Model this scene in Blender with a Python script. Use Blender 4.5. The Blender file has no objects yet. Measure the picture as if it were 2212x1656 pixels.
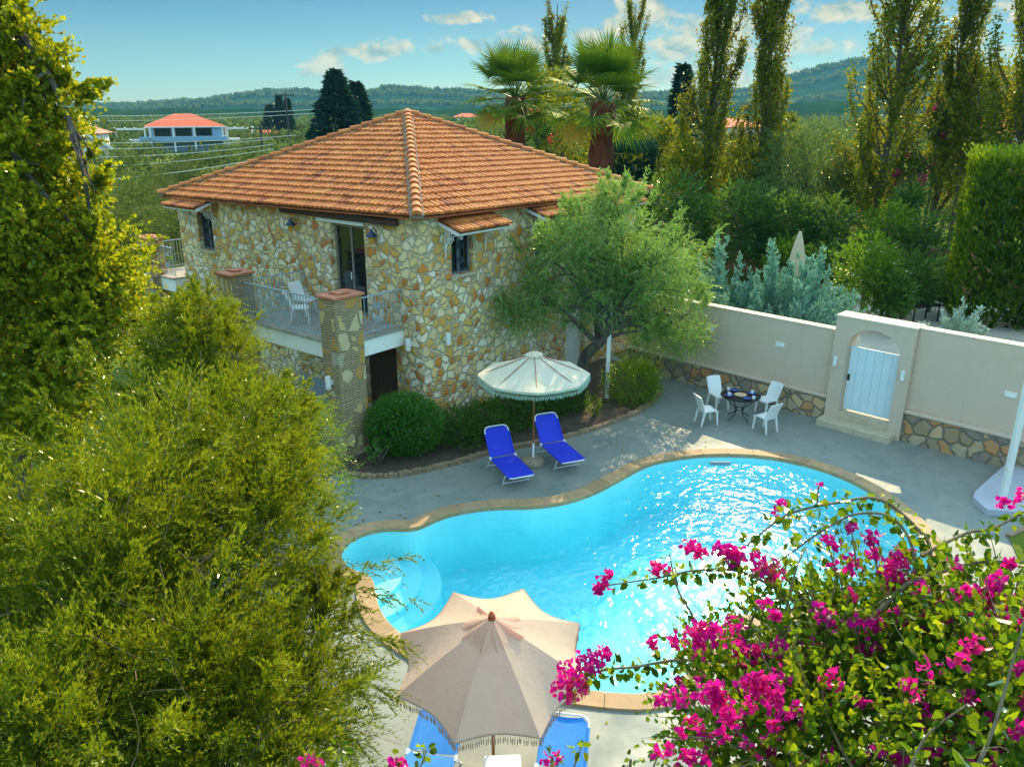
import bpy, math, random
import numpy as np
from mathutils import Vector, Matrix
from mathutils.geometry import tessellate_polygon
R = math.radians
S = bpy.context.scene
COL = S.collection
rng = np.random.default_rng(7)
random.seed(7)

# ---------------------------------------------------------------- camera
F, CX, CY, H, TILT = 1720.0, 1106.0, 828.0, 8.4, R(19.0)
def ray(u, v):
    x = (u-CX)/F; y = -(v-CY)/F
    return x, math.cos(TILT)+y*math.sin(TILT), -math.sin(TILT)+y*math.cos(TILT)
def P(u, v, z=0.0):                    # survey: sight line met with the level z
    r = ray(u, v); k = (z-H)/r[2]
    return Vector((r[0]*k, r[1]*k, z))
def A(u, v, Y):                        # survey: sight line met with the distance Y
    r = ray(u, v); k = Y/r[1]
    return Vector((r[0]*k, Y, H+r[2]*k))
cam = bpy.data.cameras.new('camera'); co = bpy.data.objects.new('camera', cam); COL.objects.link(co)
cam.sensor_width = 36; cam.lens = 36*F/2212; cam.clip_end = 9000; cam.clip_start = 0.1
co.location = (0, 0, H); co.rotation_euler = (R(90)-TILT, 0, 0)
S.camera = co

# ---------------------------------------------------------------- materials
def lin(h):
    if isinstance(h, tuple): return (*h[:3], 1)
    h = h.lstrip('#'); o = []
    for i in (0, 2, 4):
        c = int(h[i:i+2], 16)/255
        o.append(c/12.92 if c <= .04045 else ((c+.055)/1.055)**2.4)
    return (*o, 1)
class NT:
    def __init__(s, tree): s.t = tree
    def n(s, typ, ins=None, **props):
        nd = s.t.nodes.new(typ)
        for k, v in props.items(): setattr(nd, k, v)
        for k, v in (ins or {}).items():
            sock = nd.inputs[k]
            if isinstance(v, bpy.types.NodeSocket): s.t.links.new(v, sock)
            elif isinstance(v, bpy.types.Node): s.t.links.new(v.outputs[0], sock)
            else: sock.default_value = v
        return nd
    def ramp(s, fac, stops, interp='LINEAR'):
        nd = s.n('ShaderNodeValToRGB', {'Fac': fac}); cr = nd.color_ramp; cr.interpolation = interp
        while len(cr.elements) < len(stops): cr.elements.new(.5)
        for e, (p, c) in zip(cr.elements, stops):
            e.position = p; e.color = lin(c) if not isinstance(c, (int, float)) else (c, c, c, 1)
        return nd.outputs[0]
    def math(s, op, a, b=0.0, clamp=False):
        return s.n('ShaderNodeMath', {0: a, 1: b}, operation=op, use_clamp=clamp).outputs[0]
    def mix(s, fac, a, b, mode='MIX'):
        nd = s.n('ShaderNodeMix', data_type='RGBA', blend_type=mode)
        for k, v in ((0, fac), (6, a), (7, b)):
            if isinstance(v, bpy.types.NodeSocket): s.t.links.new(v, nd.inputs[k])
            elif k == 0: nd.inputs[0].default_value = v
            else: nd.inputs[k].default_value = lin(v)
        return nd.outputs[2]
    def noise(s, scale, vec=None, detail=4.0, rough=.55, dist=0.0):
        d = {'Scale': scale, 'Detail': detail, 'Roughness': rough, 'Distortion': dist}
        if vec is not None: d['Vector'] = vec
        return s.n('ShaderNodeTexNoise', d).outputs['Fac']
    def obj(s): return s.n('ShaderNodeTexCoord').outputs['Object']
    def bump(s, h, strength=.5, dist=.02):
        return s.n('ShaderNodeBump', {'Height': h, 'Strength': strength, 'Distance': dist}).outputs[0]
def newmat(name):
    m = bpy.data.materials.new(name); m.use_nodes = True
    t = m.node_tree; t.nodes.clear(); q = NT(t)
    q.out = q.n('ShaderNodeOutputMaterial'); return m, q
def fin(q, sh): q.t.links.new(sh.outputs[0] if isinstance(sh, bpy.types.Node) else sh, q.out.inputs[0])
def plain(name, col, rough=.6, metal=0.0, var=.12, scale=6.0, bump=0.0, spec=.5):
    m, q = newmat(name); o = q.obj()
    c = lin(col); d = tuple(x*(1-var) for x in c[:3]); l = tuple(min(1, x*(1+var)) for x in c[:3])
    nz = q.noise(scale, o, 5)
    ins = {'Base Color': q.ramp(nz, [(.3, d), (.7, l)]), 'Roughness': rough, 'Metallic': metal, 'Specular IOR Level': spec}
    if bump: ins['Normal'] = q.bump(q.noise(scale*8, o, 4), bump, .01)
    fin(q, q.n('ShaderNodeBsdfPrincipled', ins)); return m
def leafmat(name, stops, trans, tfac=.45, gloss=.1, rough=.35):
    """leaf colour by a per-leaf tone; light passes through the leaf"""
    m, q = newmat(name)
    t = q.n('ShaderNodeAttribute', attribute_name='tone').outputs['Fac']
    c = q.ramp(t, stops)
    tr = q.mix(.6, c, trans)
    a = q.n('ShaderNodeBsdfDiffuse', {'Color': c}); b = q.n('ShaderNodeBsdfTranslucent', {'Color': tr})
    x = q.n('ShaderNodeMixShader', {0: tfac, 1: a.outputs[0], 2: b.outputs[0]})
    g = q.n('ShaderNodeBsdfGlossy', {'Color': (.8, .85, .6, 1), 'Roughness': rough})
    fr = q.math('MULTIPLY', q.n('ShaderNodeFresnel', {'IOR': 1.35}).outputs[0], gloss*3, True)
    fin(q, q.n('ShaderNodeMixShader', {0: fr, 1: x.outputs[0], 2: g.outputs[0]})); return m
def bark(name, a, b, sc=8):
    m, q = newmat(name); o = q.n('ShaderNodeMapping', {'Vector': q.obj(), 'Scale': (1, 1, .25)}).outputs[0]
    nz = q.noise(sc, o, 6, .65, .6)
    fin(q, q.n('ShaderNodeBsdfPrincipled', {'Base Color': q.ramp(nz, [(.3, a), (.7, b)]), 'Roughness': .9, 'Normal': q.bump(nz, .9, .05)})); return m
def rubble(name, scale, mortar, stops, distort=.17, dark=None, mw=.045):
    """irregular field stones in mortar"""
    m, q = newmat(name); o = q.obj()
    wob = q.n('ShaderNodeTexNoise', {'Vector': o, 'Scale': 2.6, 'Detail': 3.0})
    off = q.n('ShaderNodeVectorMath', {0: q.n('ShaderNodeVectorMath', {0: wob.outputs['Color'], 1: (.5, .5, .5)}, operation='SUBTRACT').outputs[0], 'Scale': distort*2}, operation='SCALE').outputs[0]
    p = q.n('ShaderNodeVectorMath', {0: o, 1: off}, operation='ADD').outputs[0]
    p = q.n('ShaderNodeMapping', {'Vector': p, 'Scale': (1, 1, 1.12)}).outputs[0]
    v = q.n('ShaderNodeTexVoronoi', {'Vector': p, 'Scale': scale, 'Randomness': .92}, feature='F1')
    e = q.n('ShaderNodeTexVoronoi', {'Vector': p, 'Scale': scale, 'Randomness': .92}, feature='DISTANCE_TO_EDGE').outputs['Distance']
    sep = q.n('ShaderNodeSeparateColor', {0: v.outputs['Color']})
    c = q.ramp(sep.outputs[0], stops, 'CONSTANT')
    fine = q.noise(22, o, 6, .65)
    c = q.mix(q.math('MULTIPLY', fine, .42), c, q.mix(1.0, c, '#b89a78', 'MULTIPLY'))
    rust = q.ramp(q.noise(7, p, 4, .6), [(.56, 0.0), (.68, 1.0)])
    rust = q.math('MULTIPLY', rust, q.math('GREATER_THAN', sep.outputs[1], .45))
    c = q.mix(q.math('MULTIPLY', rust, .6), c, '#cc8434')
    edge = q.math('ADD', e, q.math('MULTIPLY', q.math('SUBTRACT', q.noise(9, o, 4), .5), .12))
    msk = q.ramp(edge, [(mw, 1.0), (mw+.035, 0.0)])
    mc = q.mix(q.noise(30, o, 4), mortar, dark or mortar)
    c = q.mix(msk, c, mc)
    hgt = q.math('ADD', q.ramp(edge, [(mw*.5, 0.0), (mw+.09, 1.0)]), q.math('MULTIPLY', fine, .35))
    fin(q, q.n('ShaderNodeBsdfPrincipled', {'Base Color': c, 'Roughness': .88, 'Normal': q.bump(hgt, .75, .06)})); return m
STONES = [(0, '#f2d8a0'), (.13, '#e2ae54'), (.24, '#f8e6bc'), (.38, '#e0a64a'), (.48, '#eed090'), (.58, '#dc8c30'), (.66, '#e2c48c'), (.74, '#f2d084'), (.86, '#cc8038'), (.91, '#f8ead0')]
M = {}
M['rubble'] = rubble('field_stone_masonry', 4.0, '#c2b28e', STONES, dark='#a6987a', mw=.05)
M['plinth'] = rubble('plinth_stone_masonry', 2.9, '#8a7c66', [(0, '#b8a484'), (.25, '#c08e58'), (.45, '#a08c6c'), (.65, '#ccae80'), (.82, '#8e8270')], dark='#6e6454')
def slate():
    m, q = newmat('thin_slate_courses'); o = q.obj()
    s = q.n('ShaderNodeSeparateXYZ', {0: o})
    uv = q.n('ShaderNodeCombineXYZ', {0: q.math('ADD', s.outputs[0], s.outputs[1]), 1: q.math('ADD', s.outputs[2], q.math('MULTIPLY', q.noise(2.2, o, 4, .65), .13))}).outputs[0]
    b = q.n('ShaderNodeTexBrick', {'Vector': uv, 'Color1': lin('#c8aa7a'), 'Color2': lin('#a8926a'), 'Mortar': lin('#766650'), 'Scale': 1.0, 'Mortar Size': .012, 'Mortar Smooth': .3, 'Brick Width': .42, 'Row Height': .055}, offset=.37)
    vp = q.n('ShaderNodeMapping', {'Vector': q.n('ShaderNodeVectorMath', {0: o, 1: q.n('ShaderNodeVectorMath', {0: q.n('ShaderNodeTexNoise', {'Vector': o, 'Scale': 3.0}).outputs['Color'], 'Scale': .16}, operation='SCALE').outputs[0]}, operation='ADD').outputs[0], 'Scale': (1, 1, .8)}).outputs[0]
    v = q.n('ShaderNodeTexVoronoi', {'Vector': vp, 'Scale': 2.9, 'Randomness': .7}, feature='F1'); sep = q.n('ShaderNodeSeparateColor', {0: v.outputs['Color']})
    ed = q.n('ShaderNodeTexVoronoi', {'Vector': vp, 'Scale': 2.9, 'Randomness': .7}, feature='DISTANCE_TO_EDGE').outputs['Distance']
    big = q.math('MULTIPLY', q.math('GREATER_THAN', sep.outputs[0], .36), q.ramp(ed, [(.09, 0.0), (.12, 1.0)]))
    c = q.mix(big, b.outputs['Color'], q.ramp(sep.outputs[1], [(0, '#dcc490'), (.35, '#c8964a'), (.6, '#bcae8e'), (.8, '#d8b878')], 'CONSTANT'))
    c = q.mix(q.math('MULTIPLY', q.noise(18, o, 5), .3), c, '#4a4032')
    h = q.math('ADD', q.math('SUBTRACT', 1.0, b.outputs['Fac']), q.math('MULTIPLY', big, .8))
    fin(q, q.n('ShaderNodeBsdfPrincipled', {'Base Color': c, 'Roughness': .9, 'Normal': q.bump(h, .9, .03)})); return m
M['slate'] = slate()
def tilemat():
    m, q = newmat('clay_tile'); o = q.obj()
    t = q.n('ShaderNodeAttribute', attribute_name='tone').outputs['Fac']
    c = q.ramp(t, [(0, '#84401a'), (.12, '#ae5a22'), (.3, '#c06c28'), (.5, '#b46222'), (.75, '#c87c32'), (1, '#a05022')])
    c = q.mix(q.ramp(q.noise(1.1, o, 5, .6), [(.42, 0.0), (.62, .28)]), c, '#cc8440')
    c = q.mix(q.ramp(q.noise(16, o, 5, .7), [(.5, 0.0), (.8, .4)]), c, '#7d4a2a')
    fin(q, q.n('ShaderNodeBsdfPrincipled', {'Base Color': c, 'Roughness': .8, 'Normal': q.bump(q.noise(40, o, 4), .25, .01)})); return m
M['tile'] = tilemat()
M['tile_far'] = plain('far_clay_tile', '#cc4c12', .8, var=.25, scale=1.2)
M['mortar'] = plain('ridge_mortar', '#7d6a55', .95, var=.3, scale=9, bump=.5)
M['white'] = plain('white_paint', '#d9d6cb', .55, var=.05, scale=3)
M['white_metal'] = plain('white_enamel', '#dedfdc', .35, var=.04)
M['plastic'] = plain('white_plastic', '#e2e0d6', .4, var=.03)
M['rail'] = plain('pale_blue_grey_iron', '#8fa0a2', .5, var=.15, scale=20)
M['terracotta'] = plain('terracotta_slab', '#b06a45', .8, var=.2, scale=8, bump=.3)
M['paving'] = plain('balcony_flagstone', '#9a8f7c', .8, var=.25, scale=5, bump=.3)
M['timber'] = plain('dark_brown_timber', '#4a2f22', .8, var=.3, scale=10, bump=.5)
M['alu'] = plain('grey_brown_door_frame', '#7b7466', .45, var=.06)
M['grille'] = plain('dark_blue_iron', '#2b3d4a', .5, var=.1)
M['lantern'] = plain('dark_blue_lantern_metal', '#1c3044', .4, var=.1)
M['amber'] = plain('amber_glass', '#c98a1e', .2, var=.1)
M['fascia'] = plain('cream_white_render', '#ece7d8', .8, var=.06, scale=2, bump=.1)
M['render'] = plain('pinkish_beige_render', '#cfb598', .9, var=.05, scale=1.6, bump=.12)
def rendermat(name, col, stain):
    m, q = newmat(name); o = q.obj(); st = q.n('ShaderNodeMapping', {'Vector': o, 'Scale': (1, 1, .12)}).outputs[0]
    c = q.mix(q.math('MULTIPLY', q.noise(1.4, o, 5, .6), .35), col, stain)
    c = q.mix(q.ramp(q.noise(5.5, st, 5, .65), [(.55, 0.0), (.8, .28)]), c, stain)
    c = q.mix(q.ramp(q.noise(3.2, o, 6, .7), [(.60, 0.0), (.72, .3)]), c, '#e0ccb0')
    fin(q, q.n('ShaderNodeBsdfPrincipled', {'Base Color': c, 'Roughness': .92, 'Normal': q.bump(q.noise(12, o, 5), .3, .012)})); return m
M['render'] = rendermat('pinkish_beige_render', '#cdb399', '#a08c78')
M['render_top'] = plain('pale_render_capping', '#dcc6a4', .9, var=.08, scale=3)
M['step'] = plain('travertine_step', '#bba98a', .8, var=.15, scale=7, bump=.3)
M['gatewood'] = plain('white_painted_planks', '#c9d6d6', .6, var=.05, scale=3, bump=.1)
M['greywood'] = plain('grey_painted_planks', '#7d858a', .7, var=.1, scale=4)
M['iron'] = plain('black_wrought_iron', '#161616', .5, var=.2)
M['blue'] = plain('royal_blue_mesh_fabric', '#1a2fc0', .7, var=.1, scale=60, bump=.3)
M['blue_light'] = plain('sky_blue_mesh_fabric', '#147cc8', .7, var=.12, scale=5, bump=.3)
M['wood'] = plain('varnished_wood', '#8a4a20', .4, var=.25, scale=14)
M['pot_blue'] = plain('blue_glazed_ceramic', '#143a86', .15, var=.1)
M['pot_white'] = plain('white_glazed_ceramic', '#e4e4e0', .15, var=.03)
M['straw'] = plain('woven_straw', '#c8a97c', .8, var=.15, scale=60, bump=.4)
M['redwood'] = plain('varnished_red_wood', '#a8481c', .3, var=.15, scale=14)
M['basestone'] = plain('weathered_concrete', '#8c7b66', .9, var=.25, scale=9, bump=.4)
M['soil'] = plain('planting_soil', '#4a3a2a', .95, var=.3, scale=6, bump=.6)
M['edging'] = plain('edging_stone', '#8d7456', .9, var=.3, scale=5, bump=.5)
M['ochre_wall'] = plain('ochre_garden_wall', '#a88455', .9, var=.15, scale=1.5, bump=.2)
M['pale_floor'] = plain('pale_paving', '#b6a890', .85, var=.12, scale=1.2)
M['slab'] = plain('blue_grey_concrete', '#a9a7ab', .7, var=.06, scale=1.5)
M['polewood'] = plain('weathered_pole', '#3f342b', .9, var=.2)
M['wire'] = plain('overhead_cable', '#e0d4bc', .6, var=.05)
M['far_white'] = plain('far_white_render', '#d8d2c6', .9, var=.05)
M['far_shaded'] = plain('far_shade_blue_render', '#7f9fb0', .9, var=.05)  # villa walls: the blue of their shade is put into the render colour
M['darkglass'] = plain('dark_window_glass', '#0c1418', .06, var=.1, spec=.8)
def canvas(name, col, tr, tf):
    m, q = newmat(name); o = q.obj()
    c = q.mix(q.math('MULTIPLY', q.noise(5, o, 5), .5), col, q.mix(1.0, col, '#d8c8a8', 'MULTIPLY'))
    bp = q.bump(q.noise(9, o, 3), .35, .03)
    a = q.n('ShaderNodeBsdfDiffuse', {'Color': c, 'Normal': bp}); b = q.n('ShaderNodeBsdfTranslucent', {'Color': lin(tr)})
    fin(q, q.n('ShaderNodeMixShader', {0: tf, 1: a.outputs[0], 2: b.outputs[0]})); return m
M['canvas'] = canvas('cream_canvas', '#f0dcc0', '#f2aa94', .5)
M['canvas_far'] = canvas('off_white_canvas', '#e6dcc2', '#d0c8ac', .25)
M['fringe'] = canvas('cotton_fringe', '#c9ab92', '#b08c70', .2)
M['fringe_far'] = canvas('pale_green_fringe', '#c3d4c4', '#a9c4b4', .3)
def deckmat():
    m, q = newmat('brushed_concrete'); o = q.obj()
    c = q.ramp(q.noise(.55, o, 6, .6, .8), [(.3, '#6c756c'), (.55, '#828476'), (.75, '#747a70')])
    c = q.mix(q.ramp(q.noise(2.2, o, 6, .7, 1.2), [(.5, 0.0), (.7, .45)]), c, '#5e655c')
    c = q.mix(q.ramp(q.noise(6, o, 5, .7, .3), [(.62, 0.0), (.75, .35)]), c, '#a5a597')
    cr = q.n('ShaderNodeTexVoronoi', {'Vector': q.n('ShaderNodeVectorMath', {0: o, 1: q.n('ShaderNodeTexNoise', {'Vector': o, 'Scale': 1.5}).outputs['Color']}, operation='ADD').outputs[0], 'Scale': .3}, feature='DISTANCE_TO_EDGE').outputs['Distance']
    c = q.mix(q.ramp(cr, [(.0, .45), (.004, 0.0)]), c, '#6e675a')
    fin(q, q.n('ShaderNodeBsdfPrincipled', {'Base Color': c, 'Roughness': q.ramp(q.noise(1.5, o, 4), [(.3, .5), (.7, .8)]), 'Normal': q.bump(q.noise(25, o, 5), .15, .01)})); return m
M['deck'] = deckmat()
def copingmat():
    m, q = newmat('sandstone_coping'); o = q.obj()
    t = q.n('ShaderNodeAttribute', attribute_name='tone').outputs['Fac']
    c = q.ramp(t, [(0, '#9b7c54'), (.5, '#b08d60'), (1, '#a68763')])
    c = q.mix(q.ramp(q.noise(5, o, 6, .65), [(.4, 0.0), (.7, .5)]), c, '#7f6547')
    fin(q, q.n('ShaderNodeBsdfPrincipled', {'Base Color': c, 'Roughness': .75, 'Normal': q.bump(q.noise(18, o, 5), .3, .01)})); return m
M['coping'] = copingmat()
def poolmat():
    m, q = newmat('pool_paint'); o = q.obj()
    c = q.ramp(q.noise(.8, o, 4), [(.35, '#8adee4'), (.65, '#9ee8ea')])
    fin(q, q.n('ShaderNodeBsdfPrincipled', {'Base Color': c, 'Roughness': .6})); return m
M['pool'] = poolmat()
def watermat():
    m, q = newmat('pool_water'); o = q.obj()
    w1 = q.noise(1.6, o, 2, .5, .8); w2 = q.noise(5.0, o, 2, .5, .5); w3 = q.noise(13, o, 1)
    h = q.math('ADD', q.math('ADD', q.math('MULTIPLY', w1, .8), q.math('MULTIPLY', w2, .36)), q.math('MULTIPLY', w3, .04))
    nb = q.bump(h, .40, .12)
    tr = q.n('ShaderNodeBsdfTransparent', {'Color': (.97, 1, 1, 1)})
    g = q.n('ShaderNodeBsdfGlossy', {'Color': (.62, .62, .62, 1), 'Roughness': .08, 'Normal': nb})
    fr = q.math('MULTIPLY', q.n('ShaderNodeFresnel', {'IOR': 1.33, 'Normal': nb}).outputs[0], q.math('SUBTRACT', 1.0, q.n('ShaderNodeNewGeometry').outputs['Backfacing']))   # light coming up out of the water passes
    fin(q, q.n('ShaderNodeMixShader', {0: fr, 1: tr.outputs[0], 2: g.outputs[0]}))
    ab = q.n('ShaderNodeVolumeAbsorption', {'Color': (.16, .84, .89, 1), 'Density': .27})
    q.t.links.new(ab.outputs[0], q.out.inputs['Volume']); return m
M['water'] = watermat()
def glassmat():
    m, q = newmat('clear_table_glass')
    g = q.n('ShaderNodeBsdfGlossy', {'Roughness': .03}); t = q.n('ShaderNodeBsdfTransparent', {'Color': (.75, .85, .85, 1)})
    fin(q, q.n('ShaderNodeMixShader', {0: q.n('ShaderNodeFresnel', {'IOR': 1.5}).outputs[0], 1: t.outputs[0], 2: g.outputs[0]})); return m
M['glass'] = glassmat()
def groundmat():
    m, q = newmat('dry_grass_and_earth'); o = q.obj()
    c = q.ramp(q.noise(.05, o, 8, .6), [(.3, '#46521f'), (.5, '#5f6a2a'), (.65, '#7a7440'), (.8, '#8a6f48')])
    c = q.mix(q.ramp(q.noise(1.3, o, 6, .7), [(.4, 0.0), (.65, .6)]), c, '#3d5a1c')
    fin(q, q.n('ShaderNodeBsdfPrincipled', {'Base Color': c, 'Roughness': .95, 'Specular IOR Level': 0.0, 'Normal': q.bump(q.noise(6, o, 6), .6, .08)})); return m
M['ground'] = groundmat()
def hillmat():
    m, q = newmat('wooded_hillside'); o = q.obj()
    c = q.ramp(q.noise(.012, o, 9, .68), [(.38, '#16301c'), (.55, '#223f24'), (.66, '#2f4a2a'), (.85, '#4a5634')])
    c = q.mix(q.ramp(q.noise(.07, o, 6, .7), [(.45, 0.0), (.6, .8)]), c, '#1a3018')
    fin(q, q.n('ShaderNodeBsdfPrincipled', {'Base Color': c, 'Roughness': 1.0, 'Specular IOR Level': 0.0, 'Normal': q.bump(q.noise(.09, o, 6, .7), .6, 6.0)})); return m
M['hill'] = hillmat()
L = {}
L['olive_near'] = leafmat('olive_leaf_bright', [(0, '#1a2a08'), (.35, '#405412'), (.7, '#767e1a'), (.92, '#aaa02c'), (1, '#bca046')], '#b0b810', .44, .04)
L['olive_mid'] = leafmat('olive_leaf_grey_green', [(0, '#345830'), (.4, '#648a4a'), (.75, '#98b068'), (1, '#c8d090')], '#aacc40', .45, .04)
L['olive_dark'] = leafmat('olive_leaf_dark', [(0, '#2a4024'), (.5, '#4c663a'), (1, '#80945a')], '#8aa23c', .4, .03)
L['grove'] = leafmat('grove_leaf', [(0, '#26361e'), (.5, '#505e2e'), (1, '#868850')], '#86963a', .28, .0)
L['plane'] = leafmat('plane_leaf', [(0, '#2c3e0c'), (.3, '#5a6e14'), (.65, '#8c921a'), (.9, '#b8a81e'), (1, '#a4701c')], '#c8c812', .5, .05)
L['poplar'] = leafmat('poplar_leaf', [(0, '#2a3a0e'), (.4, '#546818'), (.7, '#80841c'), (.9, '#a0861c'), (1, '#8c5c1c')], '#aca414', .42, .03)
L['poplar_lime'] = leafmat('poplar_leaf_lime', [(0, '#2e420e'), (.4, '#5c6e16'), (.75, '#8a881c'), (.9, '#a8861c'), (1, '#94601c')], '#b4b018', .46, .03)
L['palm'] = leafmat('palm_blade', [(0, '#183614'), (.5, '#2f5618'), (.8, '#58781c'), (1, '#98902a')], '#86a01c', .36, .05, .4)
L['palm_dry'] = leafmat('dry_palm_blade', [(0, '#8a6a22'), (1, '#b8902c')], '#b08418', .4, .05)
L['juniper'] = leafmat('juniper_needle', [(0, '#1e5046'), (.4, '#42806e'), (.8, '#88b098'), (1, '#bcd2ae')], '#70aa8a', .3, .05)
L['juniper_silver'] = leafmat('silver_juniper_needle', [(0, '#5d7a6c'), (.5, '#8faa96'), (1, '#c8d4bc')], '#a8c4a8', .3, .05)
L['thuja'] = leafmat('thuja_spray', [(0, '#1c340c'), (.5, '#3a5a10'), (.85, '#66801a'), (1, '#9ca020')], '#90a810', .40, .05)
L['box'] = leafmat('boxwood_leaf', [(0, '#1a4412'), (.5, '#327018'), (1, '#62981f')], '#70b41c', .4, .15)
L['shrub'] = leafmat('dark_shrub_leaf', [(0, '#1e3818'), (.5, '#3c6228'), (1, '#708c38')], '#84a82c', .42, .06)
L['shrub_lime'] = leafmat('bright_shrub_leaf', [(0, '#2c4a10'), (.5, '#4e7416'), (1, '#86a020')], '#96b81c', .45, .08)
L['conifer'] = leafmat('dark_conifer_needle', [(0, '#0d221c'), (.6, '#1c3a2c'), (1, '#2f5238')], '#2a5030', .2, .03)
L['succulent'] = leafmat('jade_leaf', [(0, '#2d5a24'), (1, '#6a9040')], '#88b040', .25, .2)
L['boug'] = leafmat('bougainvillea_leaf', [(0, '#12300e'), (.4, '#285414'), (.68, '#5c801a'), (.88, '#a0a41e'), (1, '#bca820')], '#aac014', .44, .05, .3)
L['bract'] = leafmat('magenta_bract', [(0, '#a8107c'), (.4, '#d0148c'), (.75, '#e0207c'), (1, '#e84060')], '#ff20a0', .5, .05)
L['red_flower'] = leafmat('red_bract', [(0, '#a01a30'), (1, '#c8342c')], '#d83030', .45, .03)
L['bark_olive'] = bark('olive_bark', '#2a241d', '#6e6354', 7)
L['bark'] = bark('grey_bark', '#3a3128', '#7a6a54', 9)
L['twig'] = bark('pale_twig', '#7a5a3c', '#b09270', 20)
L['stem'] = bark('bougainvillea_stem', '#5c4c36', '#9a8562', 20)
L['palmtrunk'] = bark('palm_trunk', '#3a1f12', '#7d4426', 10)

# ---------------------------------------------------------------- mesh building
class MB:
    def __init__(s): s.v = []; s.f = []; s.t = []
    def add(s, vs, fs, tone=0.5):
        b = len(s.v); s.v.extend([tuple(x) for x in vs])
        for f in fs: s.f.append([b+i for i in f]); s.t.append(tone)
        return s
    def box(s, x0, y0, z0, x1, y1, z1, tone=.5):
        v = [(x, y, z) for z in (z0, z1) for y in (y0, y1) for x in (x0, x1)]
        return s.add(v, [(0, 2, 3, 1), (4, 5, 7, 6), (0, 1, 5, 4), (2, 6, 7, 3), (0, 4, 6, 2), (1, 3, 7, 5)], tone)
    def bbox(s, x0, y0, z0, x1, y1, z1, b=.02, tone=.5):    # bevelled box
        x0, x1 = min(x0, x1), max(x0, x1); y0, y1 = min(y0, y1), max(y0, y1)
        rings = []
        for z, i in ((z0, b), (z0+b, 0), (z1-b, 0), (z1, b)):
            a, c, d, e = x0+i, y0+i, x1-i, y1-i
            rings.append([(a+b, c, z), (d-b, c, z), (d, c+b, z), (d, e-b, z), (d-b, e, z), (a+b, e, z), (a, e-b, z), (a, c+b, z)])
        v = [p for r in rings for p in r]; f = []
        for k in range(3):
            for i in range(8): f.append((k*8+i, k*8+(i+1) % 8, k*8+8+(i+1) % 8, k*8+8+i))
        f.append(tuple(range(7, -1, -1))); f.append(tuple(range(24, 32)))
        return s.add(v, f, tone)
    def bar(s, a, b, w, h=None, tone=.5):                    # box beam from a to b
        a = Vector(a); b = Vector(b); d = (b-a).normalized(); h = h or w
        up = Vector((0, 0, 1)) if abs(d.z) < .95 else Vector((1, 0, 0))
        x = d.cross(up).normalized()*w/2; y = x.cross(d).normalized()*h/2
        v = [p+sx*x+sy*y for p in (a, b) for sx, sy in ((-1, -1), (1, -1), (1, 1), (-1, 1))]
        return s.add(v, [(3, 2, 1, 0), (4, 5, 6, 7), (0, 1, 5, 4), (1, 2, 6, 5), (2, 3, 7, 6), (3, 0, 4, 7)], tone)
    def tube(s, pts, r, seg=8, tone=.5, cap=True):
        pts = [Vector(p) for p in pts]; n = len(pts); rs = r if hasattr(r, '__len__') else [r]*n
        vs = []; fs = []; ref = None
        for i, p in enumerate(pts):
            d = (pts[min(i+1, n-1)]-pts[max(i-1, 0)])
            d = d.normalized() if d.length > 1e-9 else Vector((0, 0, 1))
            if ref is None: ref = Vector((0, 0, 1)) if abs(d.z) < .9 else Vector((1, 0, 0))
            x = d.cross(ref); x = x.normalized() if x.length > 1e-6 else Vector((1, 0, 0)); y = x.cross(d).normalized(); ref = y
            for k in range(seg):
                a = 2*math.pi*k/seg; vs.append(p+(x*math.cos(a)+y*math.sin(a))*rs[i])
        for i in range(n-1):
            for k in range(seg): fs.append((i*seg+k, i*seg+(k+1) % seg, (i+1)*seg+(k+1) % seg, (i+1)*seg+k))
        if cap: fs.append(tuple(range(seg-1, -1, -1))); fs.append(tuple(range((n-1)*seg, n*seg)))
        return s.add(vs, fs, tone)
    def lathe(s, prof, c=(0, 0, 0), seg=20, tone=.5):
        vs = [(c[0]+r*math.cos(2*math.pi*k/seg), c[1]+r*math.sin(2*math.pi*k/seg), c[2]+z) for r, z in prof for k in range(seg)]
        fs = [(i*seg+k, i*seg+(k+1) % seg, (i+1)*seg+(k+1) % seg, (i+1)*seg+k) for i in range(len(prof)-1) for k in range(seg)]
        if prof[0][0] > 1e-4: fs.append(tuple(range(seg-1, -1, -1)))
        if prof[-1][0] > 1e-4: fs.append(tuple(range((len(prof)-1)*seg, len(prof)*seg)))
        return s.add(vs, fs, tone)
    def build(s, name, m, parent=None, smooth=False):
        me = bpy.data.meshes.new(name); me.from_pydata(s.v, [], s.f)
        a = me.attributes.new('tone', 'FLOAT', 'FACE'); a.data.foreach_set('value', np.array(s.t, dtype=np.float32))
        me.materials.append(m)
        if smooth: me.shade_smooth(); me.set_sharp_from_angle(angle=R(38))
        me.update(); o = bpy.data.objects.new(name, me); COL.objects.link(o)
        if parent: o.parent = parent
        return o
def quadmesh(name, V, Fq, T, m, parent=None):
    """numpy quads -> one object"""
    me = bpy.data.meshes.new(name); n = len(Fq)
    me.vertices.add(len(V)); me.vertices.foreach_set('co', V.astype(np.float32).ravel())
    me.loops.add(n*4); me.loops.foreach_set('vertex_index', Fq.astype(np.int32).ravel())
    me.polygons.add(n); me.polygons.foreach_set('loop_start', np.arange(0, n*4, 4, dtype=np.int32))
    me.update(calc_edges=True)
    a = me.attributes.new('tone', 'FLOAT', 'FACE'); a.data.foreach_set('value', T.astype(np.float32))
    me.materials.append(m); o = bpy.data.objects.new(name, me); COL.objects.link(o)
    if parent: o.parent = parent
    return o
def tag(o, label, cat=None, group=None, kind=None):
    if label: o['label'] = label
    if cat: o['category'] = cat
    if group: o['group'] = group
    if kind: o['kind'] = kind
    return o
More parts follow.
